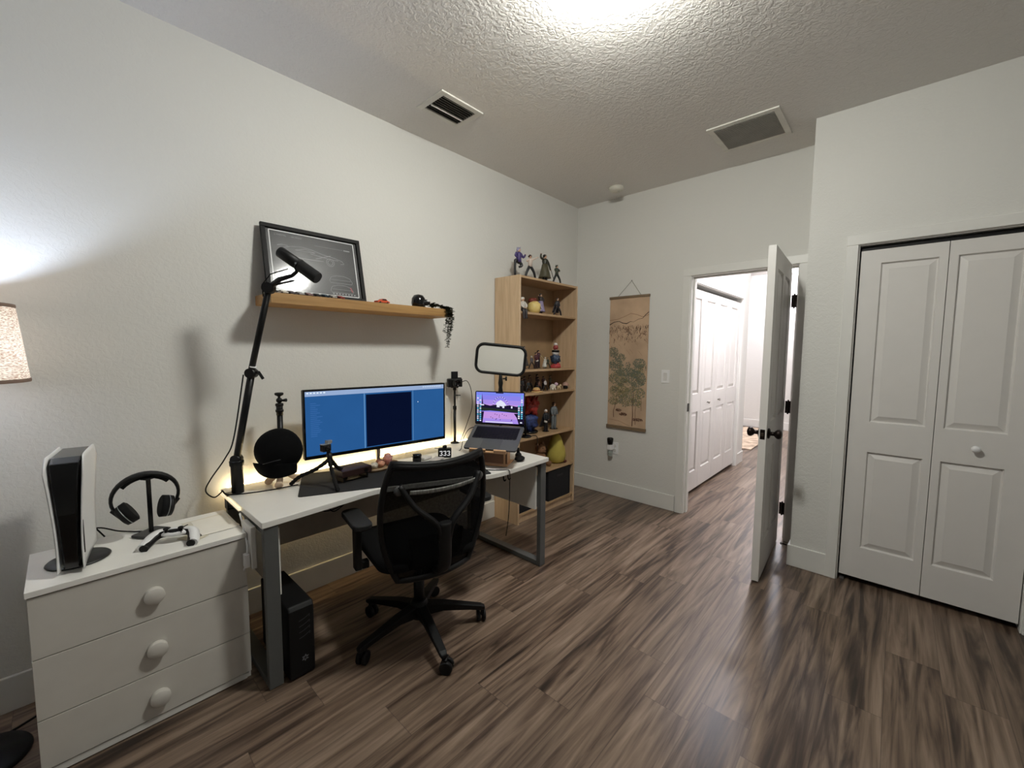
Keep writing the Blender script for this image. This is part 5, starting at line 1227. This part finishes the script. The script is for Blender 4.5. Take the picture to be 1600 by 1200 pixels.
for k, (x, y, a, w_, l_, z, c_, lab) in enumerate(((.30, .405, .12, .105, .075, 0, (226, 220, 206), 'lower cream envelope at the dresser right end'), (.315, .415, .02, .10, .064, .0016, (236, 232, 222), 'upper white envelope on dresser, top of the small stack'), (.40, .325, .5, .045, .03, 0, (214, 206, 186), 'small cream card by the controller right grip'))):
    tag(MB().box(-w_, w_, -l_, l_, 0, .0013).build('envelope' if k < 2 else 'card', M('paper_%d' % k, c_, .7, var=.02), loc=(x, y, DT_+.0004+z), rotz=a), lab, 'envelope' if k < 2 else 'card')
b = MB(); b.tube(smooth_path([(.22, .03, .72), (.17, .07, .70), (.15, .12, .665), (.16, .16, .6525), (.19, .19, .6525)], 6), .0028, 8); b.tube(smooth_path([(.20, .03, .74), (.16, .055, .70), (.145, .08, .6525)], 6), .0028, 8)
tag(b.build('console_cable', blackr), 'black cables behind the game console on the dresser', 'cable')
b = MB(); b.tube(smooth_path([(.02, -.02, .004), (.09, -.09, .004), (.15, -.20, .004), (.18, -.27, .004)], 6), .004, 8)
tag(b.build('lamp_cord', blackr), 'black lamp cord lying on the floor left of dresser', 'cable')

# ------------------------------------------------------------------ floor lamp
t = thing('floor_lamp', 'floor lamp with round black base and linen shade left of dresser', 'floor lamp', (.262, -.266, 0))
MB().lathe([(.122, .0004), (.124, .006), (.118, .016), (.03, .022), (.012, .03)], seg=40).build('base', blackm, t)
MB().tube([(0, 0, .02), (0, 0, 1.33)], .009, 14).build('pole', blackm, t)
linen = bpy.data.materials.new('linen_shade'); linen.use_nodes = True; nn = linen.node_tree.nodes; ll = linen.node_tree.links
for k in list(nn):
    if k.type == 'BSDF_PRINCIPLED': nn.remove(k)
tc = nn.new('ShaderNodeTexCoord'); mp = nn.new('ShaderNodeMapping'); mp.inputs['Scale'].default_value = (90, 90, 420); ll.new(tc.outputs['Object'], mp.inputs[0])
n1 = nn.new('ShaderNodeTexNoise'); n1.inputs['Scale'].default_value = 1; n1.inputs['Detail'].default_value = 4; ll.new(mp.outputs[0], n1.inputs['Vector'])
rp = nn.new('ShaderNodeValToRGB'); rp.color_ramp.elements[0].position = .35; rp.color_ramp.elements[0].color = C4((176, 140, 112)); rp.color_ramp.elements[1].position = .62; rp.color_ramp.elements[1].color = C4((250, 236, 214)); ll.new(n1.outputs['Fac'], rp.inputs[0])
df = nn.new('ShaderNodeBsdfDiffuse'); tl = nn.new('ShaderNodeBsdfTranslucent'); ms = nn.new('ShaderNodeMixShader'); ms.inputs[0].default_value = .06
ll.new(rp.outputs[0], df.inputs[0]); ll.new(rp.outputs[0], tl.inputs[0]); ll.new(df.outputs[0], ms.inputs[1]); ll.new(tl.outputs[0], ms.inputs[2]); ll.new(ms.outputs[0], nn['Material Output'].inputs[0])
dlm = bpy.data.materials.new('added_diffuser_white'); dlm.use_nodes = True; nn = dlm.node_tree.nodes; ll = dlm.node_tree.links
for k in list(nn):
    if k.type == 'BSDF_PRINCIPLED': nn.remove(k)
df = nn.new('ShaderNodeBsdfDiffuse'); tl = nn.new('ShaderNodeBsdfTranslucent'); ms = nn.new('ShaderNodeMixShader'); ms.inputs[0].default_value = .55
df.inputs[0].default_value = C4((235, 235, 235)); tl.inputs[0].default_value = C4((245, 245, 245)); ll.new(df.outputs[0], ms.inputs[1]); ll.new(tl.outputs[0], ms.inputs[2]); ll.new(ms.outputs[0], nn['Material Output'].inputs[0])
z0s, z1s, r0s, r1s = 1.302, 1.560, .190, .168
b = MB(); b.grid(lambda u, v: ((r0s+(r1s-r0s)*v)*math.cos(2*PI*u), (r0s+(r1s-r0s)*v)*math.sin(2*PI*u), z0s+(z1s-z0s)*v), 48, 4); bmesh.ops.remove_doubles(b.bm, verts=b.bm.verts, dist=1e-5); b.build('lamp_shade', linen, t)
b = MB(); b.lathe([(.010, z0s+.013), (r0s-.004, z0s+.013)], seg=48, caps=False); b.build('added_diffuser', dlm, t)  # unseen disc, added to weaken the lamp's downward light
for (r_, z_) in ((r0s, z0s+.005), (r1s, z1s-.005)):
    MB().lathe([(r_+.001, z_-.006), (r_+.002, z_), (r_+.001, z_+.006), (r_-.001, z_+.006), (r_-.001, z_-.006), (r_+.001, z_-.006)], seg=48, caps=False).build('shade_trim', M('shade_trim', (120, 100, 88), .8), t)
o = None
MB().lathe([(.012, 1.31), (.02, 1.315), (.02, 1.35), (.012, 1.352)], seg=20).build('socket', blackp, t)
MB().ell((0, 0, 1.410), (.03, .03, .034), 16).build('bulb', M('lamp_bulb', (240, 245, 255), .4, emit=(212, 228, 255), es=LAMP_W*40), t)

# tidy unused meshes
for me in list(bpy.data.meshes):
    if me.users == 0: bpy.data.meshes.remove(me)
